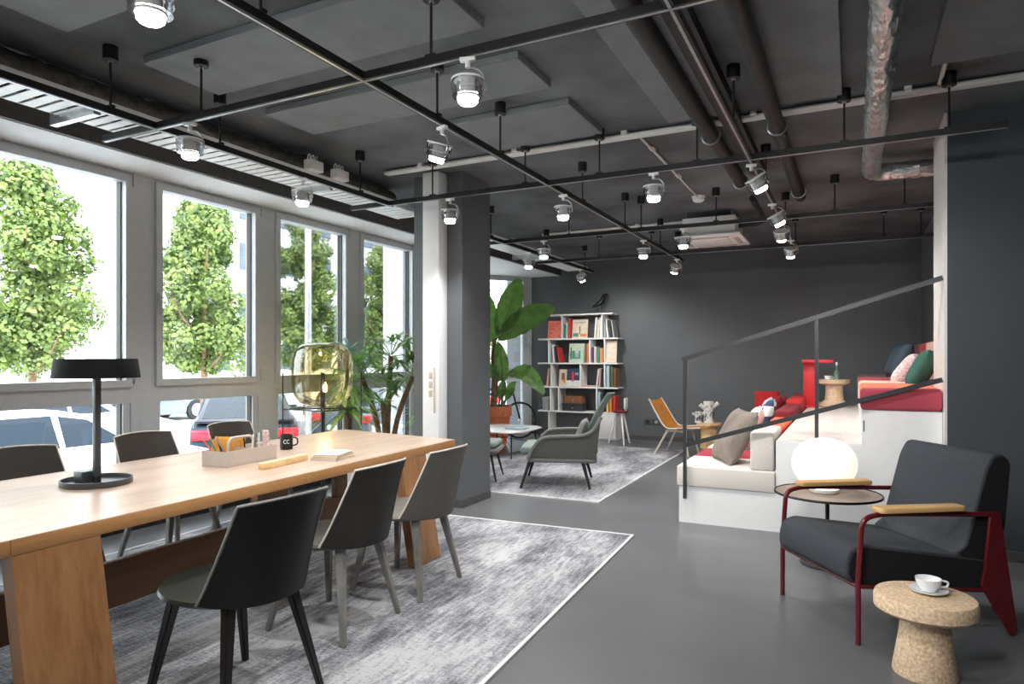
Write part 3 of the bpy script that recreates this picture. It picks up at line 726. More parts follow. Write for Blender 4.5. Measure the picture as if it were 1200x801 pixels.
def deco(t, items):
    for (x0,x1,z0,z1,c) in items:
        bm = bm_new(); box(bm, x0,x1,-.0135,-.012,z0,z1); obj('cover_print', bm, M['bk_'+c], t)
b = book(4,0,648.5,.245,.30,'coral',face=True); deco(b, [(-.09,-.01,.24,.25,'red'),(.02,.08,.24,.25,'red'),(-.09,.06,.2,.21,'red'),(-.09,.0,.15,.165,'red'),(-.07,-.045,.08,.105,'brown'),(.07,.095,.02,.045,'brown')])
for j, (px,w,h,c,tl) in enumerate(((662.3,.03,.24,'teal',0),(664.6,.025,.26,'white',0),(667,.034,.33,'red',.04))): book(4,1+j,px,w,h,c,tl)
b = book(4,4,679,.27,.31,'cream',face=True); deco(b, [(-.1,.1,.25,.265,'grey'),(-.01,.01,.06,.2,'brown'),(-.12,-.02,.02,.08,'teal'),(.01,.12,.02,.07,'orange')])
for j, (px,w,h,c,tl) in enumerate(((697.6,.035,.33,'white',.07),(700.8,.04,.30,'cream',.05),(703.8,.03,.33,'white',0),(708.9,.04,.31,'grey',0),(712.3,.035,.31,'white',-.12),(715.8,.035,.29,'dark grey',-.14),(719,.03,.29,'grey',-.14))): book(4,5+j,px,w,h,c,tl)
for j, (px,w,h,c,tl) in enumerate(((641.2,.03,.2,'dark grey',0),(648.6,.035,.3,'white',-.05),(652.3,.03,.28,'dark grey',-.12),(655.6,.03,.26,'red',-.16))): book(3,j,px,w,h,c,tl)
b = book(3,4,675,.27,.32,'pale green',face=True); deco(b, [(-.08,.07,.06,.2,'teal'),(-.03,.04,.08,.22,'pale green'),(-.11,-.09,.05,.25,'dark grey')])
for j, (px,w,h,c,tl) in enumerate(((686.4,.03,.29,'brown',.03),(689.3,.035,.32,'orange',0),(694.8,.03,.26,'purple',0),(697.8,.045,.27,'cream',0),(701,.04,.26,'teal',0),(705,.06,.24,'orange',0))): book(3,5+j,px,w,h,c,tl)
b = book(3,11,715.5,.17,.36,'cream',face=True)
for j, (px,w,h,c,tl) in enumerate(((640.3,.03,.3,'pink',.13),)): book(2,j,px,w,h,c,tl)
b = book(2,1,659,.15,.28,'cream',face=True); deco(b, [(-.03,.03,.1,.22,'brown'),(0,.04,.06,.12,'orange')])
b = book(2,2,672,.24,.30,'navy',face=True); deco(b, [(-.12,.12,.0,.1,'white'),(-.03,.01,.08,.24,'red'),(.03,.09,.19,.23,'grey')]); b.location.y -= .03
for j, (px,w,h,c,tl) in enumerate(((699.5,.03,.3,'white',.12),(702.6,.03,.31,'pink',.06),(705.6,.03,.3,'dark grey',0),(712.4,.05,.36,'light blue',0),(717,.05,.34,'olive',0),(720.2,.03,.31,'brown',0))): book(2,3+j,px,w,h,c,tl)
bm = bm_new(); box(bm, -.11,.11,-.08,.08,0,.022,bev=.006); tag(obj('folded_cloth', bm, M['bk_pink'], loc=(bx_(689),BY0+.12,SH[2]+.0125)), 'small pink folded cloth lying on the third shelf from the top', 'cloth')
for j, (px,w,h,c,tl) in enumerate(((702.5,.04,.33,'light blue',0),(706,.035,.3,'dark grey',0),(711.8,.04,.31,'yellow',0),(715.5,.04,.28,'orange',0),(719,.035,.27,'red',.05))): book(1,j,px,w,h,c,tl)
def cbox(px, w, d, h, z, m, lab):
    t = thing('storage_box', lab, 'box', (bx_(px), BY0+.03+d/2, z))
    bm = bm_new(); box(bm, -w/2,w/2,-d/2,d/2,0,h*.7,bev=.002); obj('body', bm, M[m], t)
    bm = bm_new(); box(bm, -w/2-.004,w/2+.004,-d/2-.004,d/2,h*.7,h,bev=.002); obj('lid', bm, M[m], t)
    bm = bm_new(); cyl(bm, (0,-d/2-.006,h*.4),(0,-d/2,h*.4),.01,n=10); obj('clasp', bm, M['galv'], t)
cbox(671,.36,.24,.13,SH[1]+.0125,'bk_dark grey','dark grey box under the brown box on the lowest filled shelf')
cbox(672,.31,.22,.12,SH[1]+.143,'bk_brown','brown box on top of the dark grey box in the bookcase')
cbox(638.5,.11,.2,.22,SH[1]+.0125,'bk_grey','small grey box at the left end of the lowest filled shelf')
# bird
t = thing('bird_figurine', 'black wooden bird figurine standing on top of the white bookcase', 'figurine', (bx_(701),10.62,SH[5]+.0125), .3)
bm = bm_new(); 
pts = [(-.13,0,.10),(-.06,0,.135),(0,0,.17),(.045,0,.21),(.06,0,.27),(.075,0,.305),(.10,0,.315),(.135,0,.31)]
tube(bm, pts, .03, rs=[.008,.03,.043,.042,.03,.028,.02,.003], n=14); obj('body', bm, M['black'], t, smooth=70)
bm = bm_new()
for s in (1,-1): cyl(bm, (-.0,s*.015,.14), (.01,s*.02,.0), .003, n=6); cyl(bm, (.01,s*.02,.003),(.03,s*.024,.003),.003,n=6)
obj('legs', bm, M['galv'], t)

# ------------------------------------------------------------------ lounge area
def fourlegs(t, pts, r0, r1, m, ztop):
    for (xa, ya, xb, yb) in pts:
        bm = bm_new(); cyl(bm, (xb,yb,.0115), (xa,ya,ztop), r1, r0, n=12); obj('leg', bm, m, t)
lc = thing('lounge_chair', 'grey green knitted lounge chair with high back on the far rug', 'armchair', (-2.82,6.63,0), PI+.33)
def spline(pts, n):
    pts = [Vector(p) for p in pts]; P = [pts[0]*2-pts[1]]+pts+[pts[-1]*2-pts[-2]]; out = []
    for i in range(1, len(P)-2):
        for k in range(n):
            t_ = k/n; a, b, c, d = P[i-1], P[i], P[i+1], P[i+2]
            out.append(.5*((2*b)+(c-a)*t_+(2*a-5*b+4*c-d)*t_*t_+(3*b-a-3*c+d)*t_**3))
    out.append(P[-2]); return out
prof = spline([(.36,0,.365),(.2,0,.365),(-.1,0,.33),(-.26,0,.36),(-.36,0,.52),(-.47,0,.74),(-.58,0,.93),(-.62,0,.97)], 5)
wid = spline([(.30,0,0),(.33,0,0),(.34,0,0),(.34,0,0),(.33,0,0),(.30,0,0),(.25,0,0),(.2,0,0)], 5)
N = len(prof)-1
def P(u, v):
    i = min(int(u*N+.0001), N); p = prof[i]; w = wid[i].x; a = 2*v-1
    wing = .05*a*a if u > .5 else .03*a*a
    return Vector((p.x+(wing*1.4 if u > .5 else 0), a*w, p.z+(wing if u <= .5 else 0)))
bm = bm_new(); sheet(bm, P, N, 14, .022); obj('shell', bm, M['knit'], lc, smooth=60)
arm = spline([(.27,0,.315),(.21,0,.43),(.12,0,.52),(-.05,0,.545),(-.25,0,.55),(-.38,0,.60),(-.47,0,.74)], 5)
bot = spline([(.27,0,.31),(.15,0,.30),(.0,0,.29),(-.15,0,.285),(-.3,0,.28),(-.42,0,.28),(-.42,0,.34)], 5)
for s in (1,-1):
    def A(u, v):
        i = min(int(u*(len(arm)-1)+.0001), len(arm)-1); p = arm[i]*(1-v)+bot[i]*v
        return Vector((p.x, s*(.375-.03*v-(.05 if u > .8 else 0)*(u-.8)*5*(1-v)), p.z))
    bm = bm_new(); sheet(bm, A, len(arm)-1, 6, .012); obj('side_panel', bm, M['knit_dark'], lc, smooth=60)
    bm = bm_new(); tube(bm, [Vector((p.x, s*(.38-(.05*max(0,(i/(len(arm)-1))-.8)*5)), p.z)) for i, p in enumerate(arm)], .019, n=10); obj('armrest', bm, M['knit_dark'], lc)
bm = bm_new(); box(bm, -.24,.36,-.31,.31,.345,.43,bev=.035,seg=4); obj('seat_cushion', bm, M['knit'], lc, smooth=60)
bm = bm_new(); box(bm, -.42,.28,-.35,.35,.27,.33,bev=.025,seg=3); obj('seat_pan', bm, M['knit_dark'], lc)
bm = bm_new(); sheet(bm, lambda u,v: Vector((-.43+.05*(1-u)-.13*u*.2, (v*2-1)*.34*(1-.15*u), .28+u*.34)), 6, 8, .015); obj('back_panel', bm, M['knit_dark'], lc)
bm = bm_new(); pillow(bm, .42,.30,.10, Matrix.Translation((-.26,0,.55))@Matrix.Rotation(math.radians(68),4,'Y')@Matrix.Rotation(PI/2,4,'Z')); obj('lumbar_pillow', bm, M['knit_dark'], lc, smooth=60)
fourlegs(lc, [(.25,.28,.345,.37),(.25,-.28,.345,-.37),(-.28,.28,-.36,.36),(-.28,-.28,-.36,-.36)], .022, .012, M['black'], .30)
ot = thing('ottoman', 'grey knitted ottoman partly hidden behind the column', 'ottoman', (-3.72,6.5,0), PI+.33)
bm = bm_new(); box(bm, -.27,.27,-.26,.26,.30,.365,bev=.03,seg=3); obj('base', bm, M['knit_dark'], ot)
bm = bm_new(); box(bm, -.25,.25,-.24,.24,.366,.43,bev=.03,seg=4); obj('cushion', bm, M['knit'], ot)
fourlegs(ot, [(.18,.18,.25,.25),(.18,-.18,.25,-.25),(-.18,.18,-.25,.25),(-.18,-.18,-.25,-.25)], .015,.009,M['black'],.305)
ct = thing('coffee_table', 'low white coffee table with thin black rod legs on the far rug', 'table', (-4.33,8.3,0), 0)
bm = bm_new(); w, l, c = .42, .5, .14
poly = [(-w,-l+c),(-w+c,-l),(w-c*.5,-l),(w,-l+c),(w+.03,0),(w,l-c),(w-c,l),(-w+c,l),(-w,l-c)]
prism(bm, poly, .352, .37, bev=.004); obj('tabletop', bm, M['white'], ct)
fourlegs(ct, [(.3,-.36,.33,-.42),(.3,.36,.33,.42),(-.3,-.36,-.33,-.42),(-.3,.36,-.33,.42)], .010,.009,M['black'],.352)
bm = bm_new(); cyl(bm,(.3,-.36,.33),(-.3,.36,.15),.004,n=6); cyl(bm,(-.3,-.36,.33),(.3,.36,.15),.004,n=6); cyl(bm,(.3,-.36,.15),(-.3,.36,.33),.004,n=6); cyl(bm,(-.3,-.36,.15),(.3,.36,.33),.004,n=6); obj('wire_brace', bm, M['black'], ct)
for i, (a, lb) in enumerate(((.2,'bottom magazine of the two on the low white coffee table'), (-.3,'top magazine of the two on the low white coffee table'))):
    bm = bm_new(); box(bm,-.14,.14,-.1,.1,0,.012,bev=.002); tag(obj('magazine', bm, M['bk_grey' if i == 0 else 'bk_light blue'], loc=(-4.1,8.25,.3705+.0125*i), rot=(0,0,a)), lb, 'magazine', 'magazines on the coffee table')
# tall stool by bookcase
st = thing('high_stool', 'white three legged high stool with small dark red seat beside the bookcase', 'stool', (-3.24,10.15,0), 0)
bm = bm_new(); lathe(bm, [(0,.49),(.12,.49),(.13,.5),(.13,.515),(0,.53)], n=24); obj('seat', bm, M['maroon'], st)
for a in (-1.0, 1.1, 3.1):
    bm = bm_new(); cyl(bm, (math.cos(a)*.2, math.sin(a)*.2,0), (math.cos(a)*.06, math.sin(a)*.06,.49), .014,.018,n=10); obj('leg', bm, M['white'], st)
bm = bm_new(); box(bm, .07,.1,-.07,.07,.55,.72,bev=.012,seg=3); cyl(bm,(.08,0,.5),(.085,0,.6),.01,n=8); obj('backrest', bm, M['white'], st)
# plywood chair
pc = thing('plywood_chair', 'low honey plywood lounge chair with pale legs by the back wall', 'chair', (-2.14,9.35,0), -.15)
pr = spline([(-.36,0,.75),(-.26,0,.58),(-.14,0,.40),(-.04,0,.355),(.12,0,.37),(.36,0,.385)], 5); NN = len(pr)-1
def P(u, v):
    i = min(int(u*NN+.0001), NN); p = pr[i]; a = 2*v-1
    return Vector((p.x, a*.24*(1-.12*abs(u-.45)*2), p.z+.025*a*a))
bm = bm_new(); sheet(bm, P, NN, 10, .014); obj('seat_shell', bm, M['ply_orange'], pc, smooth=60)
bm = bm_new()
for v in (0,1): tube(bm, [Vector(P(i/NN, v)) for i in range(NN+1)], .011, n=6)
obj('shell_edge', bm, M['edge'], pc)
for (xa,ya,xb,yb) in ((-.1,-.16,-.28,-.22),(-.1,.16,-.28,.22),(.12,-.16,.2,-.2),(.12,.16,.2,.2)):
    bm = bm_new(); cyl(bm, (xb,yb,.0125), (xa,ya,.36), .012,.016,n=10); obj('leg', bm, M['edge'], pc)
bm = bm_new(); box(bm,-.13,.15,-.18,-.14,.335,.355); box(bm,-.13,.15,.14,.18,.335,.355); obj('seat_rail', bm, M['edge'], pc)

def cork_stool(label, loc, R, h, kind, group=None, m='cork', name='cork_stool'):
    t = thing(name, label, 'stool', loc, 0, group)
    if kind == 'mushroom':
        top = [(0,h-.075),(R*.9,h-.075),(R,h-.06),(R,h-.018),(R*.97,h-.004),(R*.9,h),(0,h)]
        body = [(0,0),(R*.62,0),(R*.64,.01),(R*.52,h*.45),(R*.45,h-.074),(0,h-.074)]
    elif kind == 'spool':
        top = [(0,h*.78),(R*.55,h*.78),(R,h*.86),(R,h*.98),(R*.96,h),(0,h)]
        body = [(0,0),(R*.95,0),(R,.015),(R*.95,h*.1),(R*.6,h*.25),(R*.55,h*.5),(R*.55,h*.779),(0,h*.779)]
    else:
        top = [(0,h-.035),(R,h-.035),(R,h-.005),(R*.97,h),(0,h)]
        body = [(0,0),(R*.72,0),(R*.66,.01),(R*.66,h-.036),(0,h-.036)]
    bm = bm_new(); lathe(bm, top, n=40); obj('top', bm, M[m], t)
    bm = bm_new(); lathe(bm, body, n=40); obj('foot', bm, M[m], t)
    return t
cork_stool('pale cork stool with wide round top in front of the charcoal armchair', (.27,3.33,0), .193, .335, 'mushroom')
cork_stool('small round wooden pedestal table holding the two tree stump vases', (-1.93,10.35,0), .185, .37, 'drum', m='ply', name='pedestal_table')
cork_stool('low pale wooden stool beside the honey plywood chair', (-1.62,9.1,0), .17, .30, 'drum', m='ply', name='wooden_stool')
cork_stool('cork spool stool on the upper white platform level holding bottle and cup', (-.22,9.67,.7065), .19, .355, 'spool')
# bark vases
def vase(label, loc, R, h):
    t = thing('vase', label, 'vase', loc, .4)
    bm = bm_new(); lathe(bm, [(0,0),(R,0),(R*.95,h*.5),(R,h),(R*.85,h),(R*.8,h*.9),(0,h*.88)], n=20); obj('body', bm, M['bk_white'], t)
    bm = bm_new()
    cyl(bm, (R*.7,0,h*.7),(R*1.9,0,h*.93),R*.35,R*.45,n=12); cyl(bm, (-R*.7,0,h*.65),(-R*1.7,0,h*.85),R*.35,R*.42,n=12); obj('branch_stub', bm, M['bk_white'], t)
    bm = bm_new(); random.seed(int(h*1000))
    for k in range(80):
        a = random.uniform(0,2*PI); z = random.uniform(.02,h*.85); dz = random.uniform(.02,.05)
        p = Vector((math.cos(a)*R*1.0, math.sin(a)*R*1.0, z)); q = Vector((math.cos(a+.1)*R*1.0, math.sin(a+.1)*R*1.0, min(h*.97,z+dz)))
        tube(bm, [p,q], .004, n=5)
    obj('bark_marks', bm, M['bk_dark grey'], t)
vase('tall white and black tree stump vase with two branch stubs', (-1.93,10.33,.3705), .075, .32)
vase('short white and black tree stump vase left of the tall one', (-2.075,10.29,.3705), .05, .165)

# ------------------------------------------------------------------ stepped white platform
bm = bm_new()
box(bm, -1.27, -.53, 5.53, 10.84, 0, .294); box(bm, -.53, .055, 5.53, 10.84, 0, .70); prism(bm, [(.055,5.53),(.552,5.53),(.552,6.14),(.836,6.14),(.836,10.84),(.055,10.84)], 0, .957)
pf = tag(obj('seating_platform', bm, M['white_paint'], smooth=0), 'white stepped seating platform with three levels beside the dark wall', 'platform')
bm = bm_new(); box(bm, .065,.072,5.528,5.53,.80,.88); obj('finger_slot', bm, M['blackmatt'], pf)
bm = bm_new(); box(bm, -.525, .055, 5.54, 10.8, .7, .706); obj('walkway_board', bm, wood('pale platform board', srgb(206,198,190), srgb(222,216,210), axis=1), pf)
mb = banded('striped seat wool', 1, [(6.1,srgb(216,210,204)),(6.7,srgb(150,34,48)),(7.9,srgb(216,210,204)),(8.5,srgb(206,66,56)),(9.2,srgb(216,100,70)),(20,srgb(190,40,48))])
bm = bm_new(); box(bm, -1.285,-.535,5.515,10.2,.296,.46,bev=.012,seg=3)
tag(obj('bench_cushion', bm, mb), 'long low bench cushion in beige with red bands on the lowest platform level', 'cushion')
def backc(x0,x1,y0,y1,z0,z1,m,label,name='back_cushion'):
    bm = bm_new(); box(bm, x0,x1,y0,y1,z0,z1,bev=.018,seg=3); return tag(obj(name, bm, m), label, 'cushion', 'back cushions on the lowest platform level')
backc(-.72,-.545,5.53,6.15,.4605,.76,M['beige'],'thick beige back cushion at the near end of the bench')
backc(-.72,-.545,6.2,7.3,.4605,.74,M['orange_fabric'],'orange back cushion behind the taupe pillow and beige back cushion')
backc(-.72,-.545,7.35,8.6,.4605,.80,M['maroon'],'maroon back cushion halfway along the bench')
backc(-.72,-.545,8.65,10.2,.4605,.84,M['red_fabric'],'bright red back cushion at the far end of the bench')
backc(-1.27,-.95,10.25,10.4,.4605,.86,M['red_fabric'],'red cross cushion closing the far end of the bench')
def pil(label, c, w, h, t, rx, ry, rz, m, name='throw_pillow'):
    o = bm_new(); mtx = Euler((rx,ry,rz)).to_matrix().to_4x4()
    pillow(o, w, h, t, mtx); ob = obj(name, o, m, loc=c, smooth=70); return tag(ob, label, 'pillow')
# pillow plane is local xy; rotate about so it stands up
pil('large taupe velvet pillow leaning at the near end of the bench', (-.90,5.95,.675), .50,.50,.17, 0, math.radians(-62), math.radians(26), M['taupe_velvet'])
pil('beige pillow behind the large taupe pillow on the bench', (-.88,6.9,.67), .42,.42,.14, 0, math.radians(-66), math.radians(8), M['beige'])
def plaid():
    m = bpy.data.materials.new('blue white plaid wool'); m.use_nodes = True; n = m.node_tree; L = n.links; b = n.nodes['Principled BSDF']; b.inputs['Roughness'].default_value = .9
    tc = n.nodes.new('ShaderNodeTexCoord'); ch = n.nodes.new('ShaderNodeTexChecker'); ch.inputs['Scale'].default_value = 9
    ch.inputs[1].default_value = srgb(50,70,100); ch.inputs[2].default_value = srgb(224,226,226); L.new(tc.outputs['Object'], ch.inputs[0]); L.new(ch.outputs[0], b.inputs['Base Color']); return m
pil('blue and white plaid pillow further along the bench', (-.88,8.0,.70), .42,.42,.14, 0, math.radians(-66), math.radians(10), plaid())
pil('dark maroon pillow beside the plaid pillow', (-.84,8.7,.70), .42,.40,.14, 0, math.radians(-64), math.radians(-4), M['maroon'])
# top level seat with stripes
ms = banded('striped top seat wool', 1, [(5.6,srgb(176,72,86)),(6.5,srgb(232,116,76)),(6.58,srgb(120,30,44)),(7.3,srgb(232,196,180)),(7.6,srgb(214,64,58)),(8.0,srgb(120,30,44)),(8.5,srgb(190,44,56)),(20,srgb(96,26,38))])
bm = bm_new(); prism(bm, [(.045,5.515),(.548,5.515),(.548,6.15),(.834,6.15),(.834,10.6),(.045,10.6)],.958,1.12,bev=.03,seg=4)
tag(obj('top_seat_cushion', bm, ms), 'long seat cushion striped in reds, orange and blush on the top platform level', 'cushion')
mk = banded('striped top back wool', 1, [(7.2,srgb(214,200,190)),(8.1,srgb(228,190,176)),(8.9,srgb(206,44,50)),(20,srgb(96,26,38))])
bm = bm_new(); box(bm, .67,.83,6.2,10.3,1.1205,1.50,bev=.03,seg=4)
tag(obj('top_back_cushion', bm, mk), 'long striped back cushion along the wall on the top platform level', 'cushion')
pil('navy velvet pillow on the striped top seat', (.44,8.35,1.31), .40,.42,.16, 0, math.radians(-68), math.radians(12), M['navy_fabric'])
pil('speckled blush pillow between the navy and green pillows', (.46,7.25,1.235), .34,.36,.14, 0, math.radians(-52), math.radians(-18), M['pink_fabric'])
pil('bottle green velvet pillow nearest the dark wall on the top seat', (.53,6.72,1.245), .36,.40,.15, 0, math.radians(-62), math.radians(-14), M['green_fabric'])
# red side stand
rs_ = thing('red_side_stand', 'tall red panel stand with flat top on the upper platform walkway', 'table', (-.50,9.55,.7065), 0)
bm = bm_new(); box(bm, -.08,.08,-.02,.02,0,.57,bev=.003); obj('panel', bm, M['red'], rs_)
bm = bm_new(); box(bm, -.09,.28,-.14,.14,.57,.61,bev=.004); obj('tabletop', bm, M['red'], rs_)
bm = bm_new(); box(bm, -.08,.08,-.14,.14,0,.015); obj('foot_plate', bm, M['red'], rs_)
t = thing('bottle', 'small green glass bottle on the cork spool stool', 'bottle', (-.19,9.64,1.0605))
bm = bm_new(); lathe(bm, [(0,0),(.034,0),(.036,.01),(.036,.09),(.014,.13),(.012,.19),(0,.19)], n=20); obj('body', bm, M['bottle'], t)
bm = bm_new(); lathe(bm, [(0,.185),(.014,.185),(.014,.225),(0,.225)], n=16); obj('cap', bm, M['white'], t)
t = thing('cup', 'small white cup beside the green bottle on the cork spool stool', 'cup', (-.29,9.6,1.0605))
bm = bm_new(); lathe(bm, [(0,0),(.035,0),(.045,.05),(.042,.05),(.033,.006),(0,.006)], n=20); obj('bowl', bm, M['porcelain'], t)
bm = bm_new(); tube(bm, bend([(.04,0,.04),(.062,0,.035),(.055,0,.015),(.037,0,.012)], .01), .004, n=6); obj('handle', bm, M['porcelain'], t)
# handrail
hr = thing('handrail', 'dark steel handrail rising along the front of the white platform', 'railing', (0,0,0))
RY = 5.50
def zr(x): return 1.33+.316*(x+1.216)
def zl(x): return .63+.314*(x+1.216)
def flat_bar(bm, p, q, w, h):
    p = Vector(p); q = Vector(q); d = (q-p).normalized(); up = Vector((0,1,0)).cross(d).normalized()
    v = []
    for e in (p, q):
        for (a, b) in ((-1,-1),(1,-1),(1,1),(-1,1)): v.append(bm.verts.new(e+Vector((0,a*w/2,0))+up*b*h/2))
    for qd in ((0,3,2,1),(4,5,6,7),(0,1,5,4),(1,2,6,5),(2,3,7,6),(3,0,4,7)): bm.faces.new([v[i] for i in qd])
bm = bm_new(); flat_bar(bm, (-1.235,RY,zr(-1.235)), (.55,RY,zr(.55)), .034,.034); obj('top_rail', bm, M['rail'], hr)
bm = bm_new(); flat_bar(bm, (-1.216,RY,zl(-1.216)), (.55,RY,zl(.55)), .016,.034); obj('lower_rail', bm, M['rail'], hr)
for (x, z0, w) in ((-1.216,.2,.013),(-.243,.69,.013)):
    bm = bm_new(); box(bm, x-w,x+w,RY-.012,RY+.014,z0,zr(x)-.012); obj('post', bm, M['rail'], hr)

# ------------------------------------------------------------------ foreground armchair
ac = thing('armchair', 'charcoal upholstered armchair with oxblood frame and wooden armrests', 'armchair', (-.168+.30,3.805+.205,0), 0)
Fv = Vector((-.828,-.56,0)).normalized()
ac.rotation_euler = (0,0,math.atan2(Fv.y,Fv.x))
front_c = Vector((-.168,3.805,0)); ac.location = front_c-Fv*.40
# local: x forward, front legs at x=.40, half width .34 ; left(+y) is near or far whichever
W2 = .335; XF = .40
def sofa_prism(bm, poly, w, bev):
    prism(bm, poly, -w, w, axis='y', bev=bev, seg=4)
seat = [(.44,.37),(.42,.43),(.36,.455),(-.30,.365),(-.34,.30),(-.33,.20),(.40,.265),(.44,.30)]
def rounded(poly, r=.04, n=5):
    out = []; P_ = [Vector((a,b,0)) for a,b in poly]; m_ = len(P_)
    for i in range(m_):
        a = P_[i-1]-P_[i]; b = P_[(i+1)%m_]-P_[i]; rr = min(r, a.length*.45, b.length*.45)
        A_ = P_[i]+a.normalized()*rr; B_ = P_[i]+b.normalized()*rr
        for k in range(n+1):
            t_ = k/n; q = A_*(1-t_)**2+P_[i]*2*t_*(1-t_)+B_*t_*t_; out.append((q.x,q.y))
    return out
bm = bm_new(); sofa_prism(bm, rounded(seat,.05), .305, .012); obj('seat_cushion', bm, M['felt'], ac, smooth=35)
back = [(-.12,.395),(-.18,.42),(-.29,.80),(-.33,.865),(-.38,.87),(-.43,.83),(-.40,.52),(-.35,.33),(-.22,.30)]
bm = bm_new(); sofa_prism(bm, rounded(back,.045), .30, .012); obj('back_cushion', bm, M['felt'], ac, smooth=35)
for s in (1,-1):
    bm = bm_new(); prism(bm, rounded([(.425,.372),(.40,.425),(.35,.44),(-.28,.352),(-.32,.30),(-.31,.215),(.39,.275),(.425,.305)],.04), s*.305, s*.309, axis='y'); obj('seat_side', bm, M['felt_side'], ac)
    bm = bm_new(); prism(bm, rounded([(-.14,.395),(-.19,.425),(-.30,.79),(-.335,.85),(-.38,.855),(-.42,.825),(-.39,.52),(-.34,.34),(-.23,.315)],.035), s*.30, s*.304, axis='y'); obj('back_side', bm, M['felt_side'], ac)
for s in (1,-1):
    bm = bm_new(); y = s*W2
    tube(bm, bend([(XF,y,.002),(XF+.0,y,.30),(XF-.02,y,.585),(XF-.12,y,.605),(-.32,y,.585)], .07, 6), .0125, n=12); obj('frame_tube', bm, M['red_frame'], ac)
    bm = bm_new()
    prism(bm, rounded([(-.28,.60),(-.33,.60),(-.37,.35),(-.425,.02),(-.41,.0),(-.385,.0),(-.23,.25),(-.25,.33)],.015,3), y-.008, y+.008, axis='y', bev=.002, seg=1); obj('rear_leg', bm, M['red_frame'], ac)
    bm = bm_new()
    prism(bm, rounded([(XF-.09,y-.045),(-.13,y-.04),(-.13,y+.04),(XF-.09,y+.045)],.03,5), .612,.637, axis='z', bev=.006, seg=3); obj('armrest', bm, M['arm_wood'], ac)
bm = bm_new(); cyl(bm, (XF-.0,-W2,.27), (XF,W2,.27), .011, n=10); cyl(bm, (-.34,-W2,.27),(-.34,W2,.27),.011,n=10)
for s in (1,-1): cyl(bm, (XF,s*(W2-.0),.27), (-.30,s*W2,.22), .010, n=10)
obj('under_frame', bm, M['red_frame'], ac)
# cup and saucer
t = thing('coffee_cup', 'white coffee cup on a saucer standing on the foreground cork stool', 'cup', (.285,3.36,.3355))
bm = bm_new(); lathe(bm, [(0,.010),(.028,.010),(.03,.014),(.046,.035),(.05,.062),(.047,.062),(.043,.036),(.026,.017),(0,.015)], n=32); obj('cup_body', bm, M['porcelain'], t)
bm = bm_new(); tube(bm, bend([(.045,.01,.055),(.075,.017,.05),(.07,.017,.028),(.04,.01,.028)], .012), .0045, n=8); obj('handle', bm, M['porcelain'], t)
bm = bm_new(); lathe(bm, [(0,0),(.04,0),(.072,.012),(.074,.016),(.045,.008),(0,.008)], n=40); obj('saucer', bm, M['porcelain'], t)
bm = bm_new(); tube(bm, [(.045,.045,.018),(.075,.01,.02),(.095,-.02,.022)], .003, n=6, rs=[.006,.002,.002]); obj('spoon', bm, M['galv'], t)
# side table + globe lamp
t = thing('side_table', 'round brown side table with thin black pole behind the charcoal armchair', 'table', (-.15,4.83,0))
bm = bm_new(); lathe(bm, [(0,0),(.165,0),(.168,.004),(.165,.009),(0,.012)], n=48); obj('base', bm, M['black'], t)
bm = bm_new(); cyl(bm, (0,0,.01),(0,0,.452),.0125,n=14); obj('pole', bm, M['black'], t)
bm = bm_new(); lathe(bm, [(0,.448),(.318,.448),(.325,.452),(.325,.456)], n=64); lathe(bm, [(.325,.456),(.322,.464),(.318,.464),(.316,.456),(0,.456)], n=64); obj('rim', bm, M['black'], t)
bm = bm_new(); lathe(bm, [(0,.4565),(.315,.4565),(.315,.459),(0,.459)], n=64); obj('tabletop', bm, M['tabletop_brown'], t)
t = thing('globe_lamp', 'glowing opal globe table lamp standing on the round brown side table', 'lamp', (-.17,4.86,.4595))
bm = bm_new(); prof = [(.09,.025)]
for k in range(1, 15):
    a = -PI/2+PI*k/14; prof.append((.198*math.cos(a)**.85 if math.cos(a) > 1e-6 else 0, .185+.165*math.sin(a)))
prof = [(0,.022)]+[p for p in prof]; prof[-1] = (0, prof[-1][1]); lathe(bm, prof, n=48); obj('globe', bm, M['globe'], t, smooth=80)
bm = bm_new(); lathe(bm, [(0,0),(.085,0),(.09,.006),(.09,.024),(0,.024)], n=32); obj('base', bm, M['white'], t)

# ------------------------------------------------------------------ ceiling: tracks, rods, spots
RZ = 2.655
def track(name, label, p, q, rods):
    p = Vector(p); q = Vector(q); t = thing('lighting_track', label, 'lighting track', (0,0,0), 0, 'black lighting tracks under the ceiling')
    d = (q-p).normalized(); s = Vector((-d.y, d.x, 0))
    bm = bm_new()
    def bar(w, z0, z1):
        vs = []
        for e in (p, q):
            for (a, z) in ((-w, z0),(w, z0),(w, z1),(-w, z1)): vs.append(bm.verts.new((e.x+s.x*a, e.y+s.y*a, z)))
        for qd in ((0,3,2,1),(4,5,6,7),(0,1,5,4),(1,2,6,5),(2,3,7,6),(3,0,4,7)): bm.faces.new([vs[i] for i in qd])
    bar(.018, RZ-.018, RZ+.018); obj('rail', bm, M['black'], t)
    bm = bm_new(); bar(.006, RZ-.0205, RZ-.0175); obj('conductor_strip', bm, M['galv'], t)
    for k in rods:
        c = p+d*k
        bm = bm_new(); cyl(bm, (c.x,c.y,RZ+.016), (c.x,c.y,CZ-.06), .0065, n=8); box(bm, c.x-.025,c.x+.025,c.y-.012,c.y+.012,RZ+.017,RZ+.03)
        obj('hanger_rod', bm, M['blackmatt'], t)
        bm = bm_new(); cyl(bm, (c.x,c.y,CZ-.075), (c.x,c.y,CZ), .038, n=20); obj('ceiling_cap', bm, M['blackmatt'], t)
        bm = bm_new(); cyl(bm, (c.x,c.y,CZ-.085), (c.x,c.y,CZ-.074), .012, n=10); obj('nut', bm, M['galv'], t)
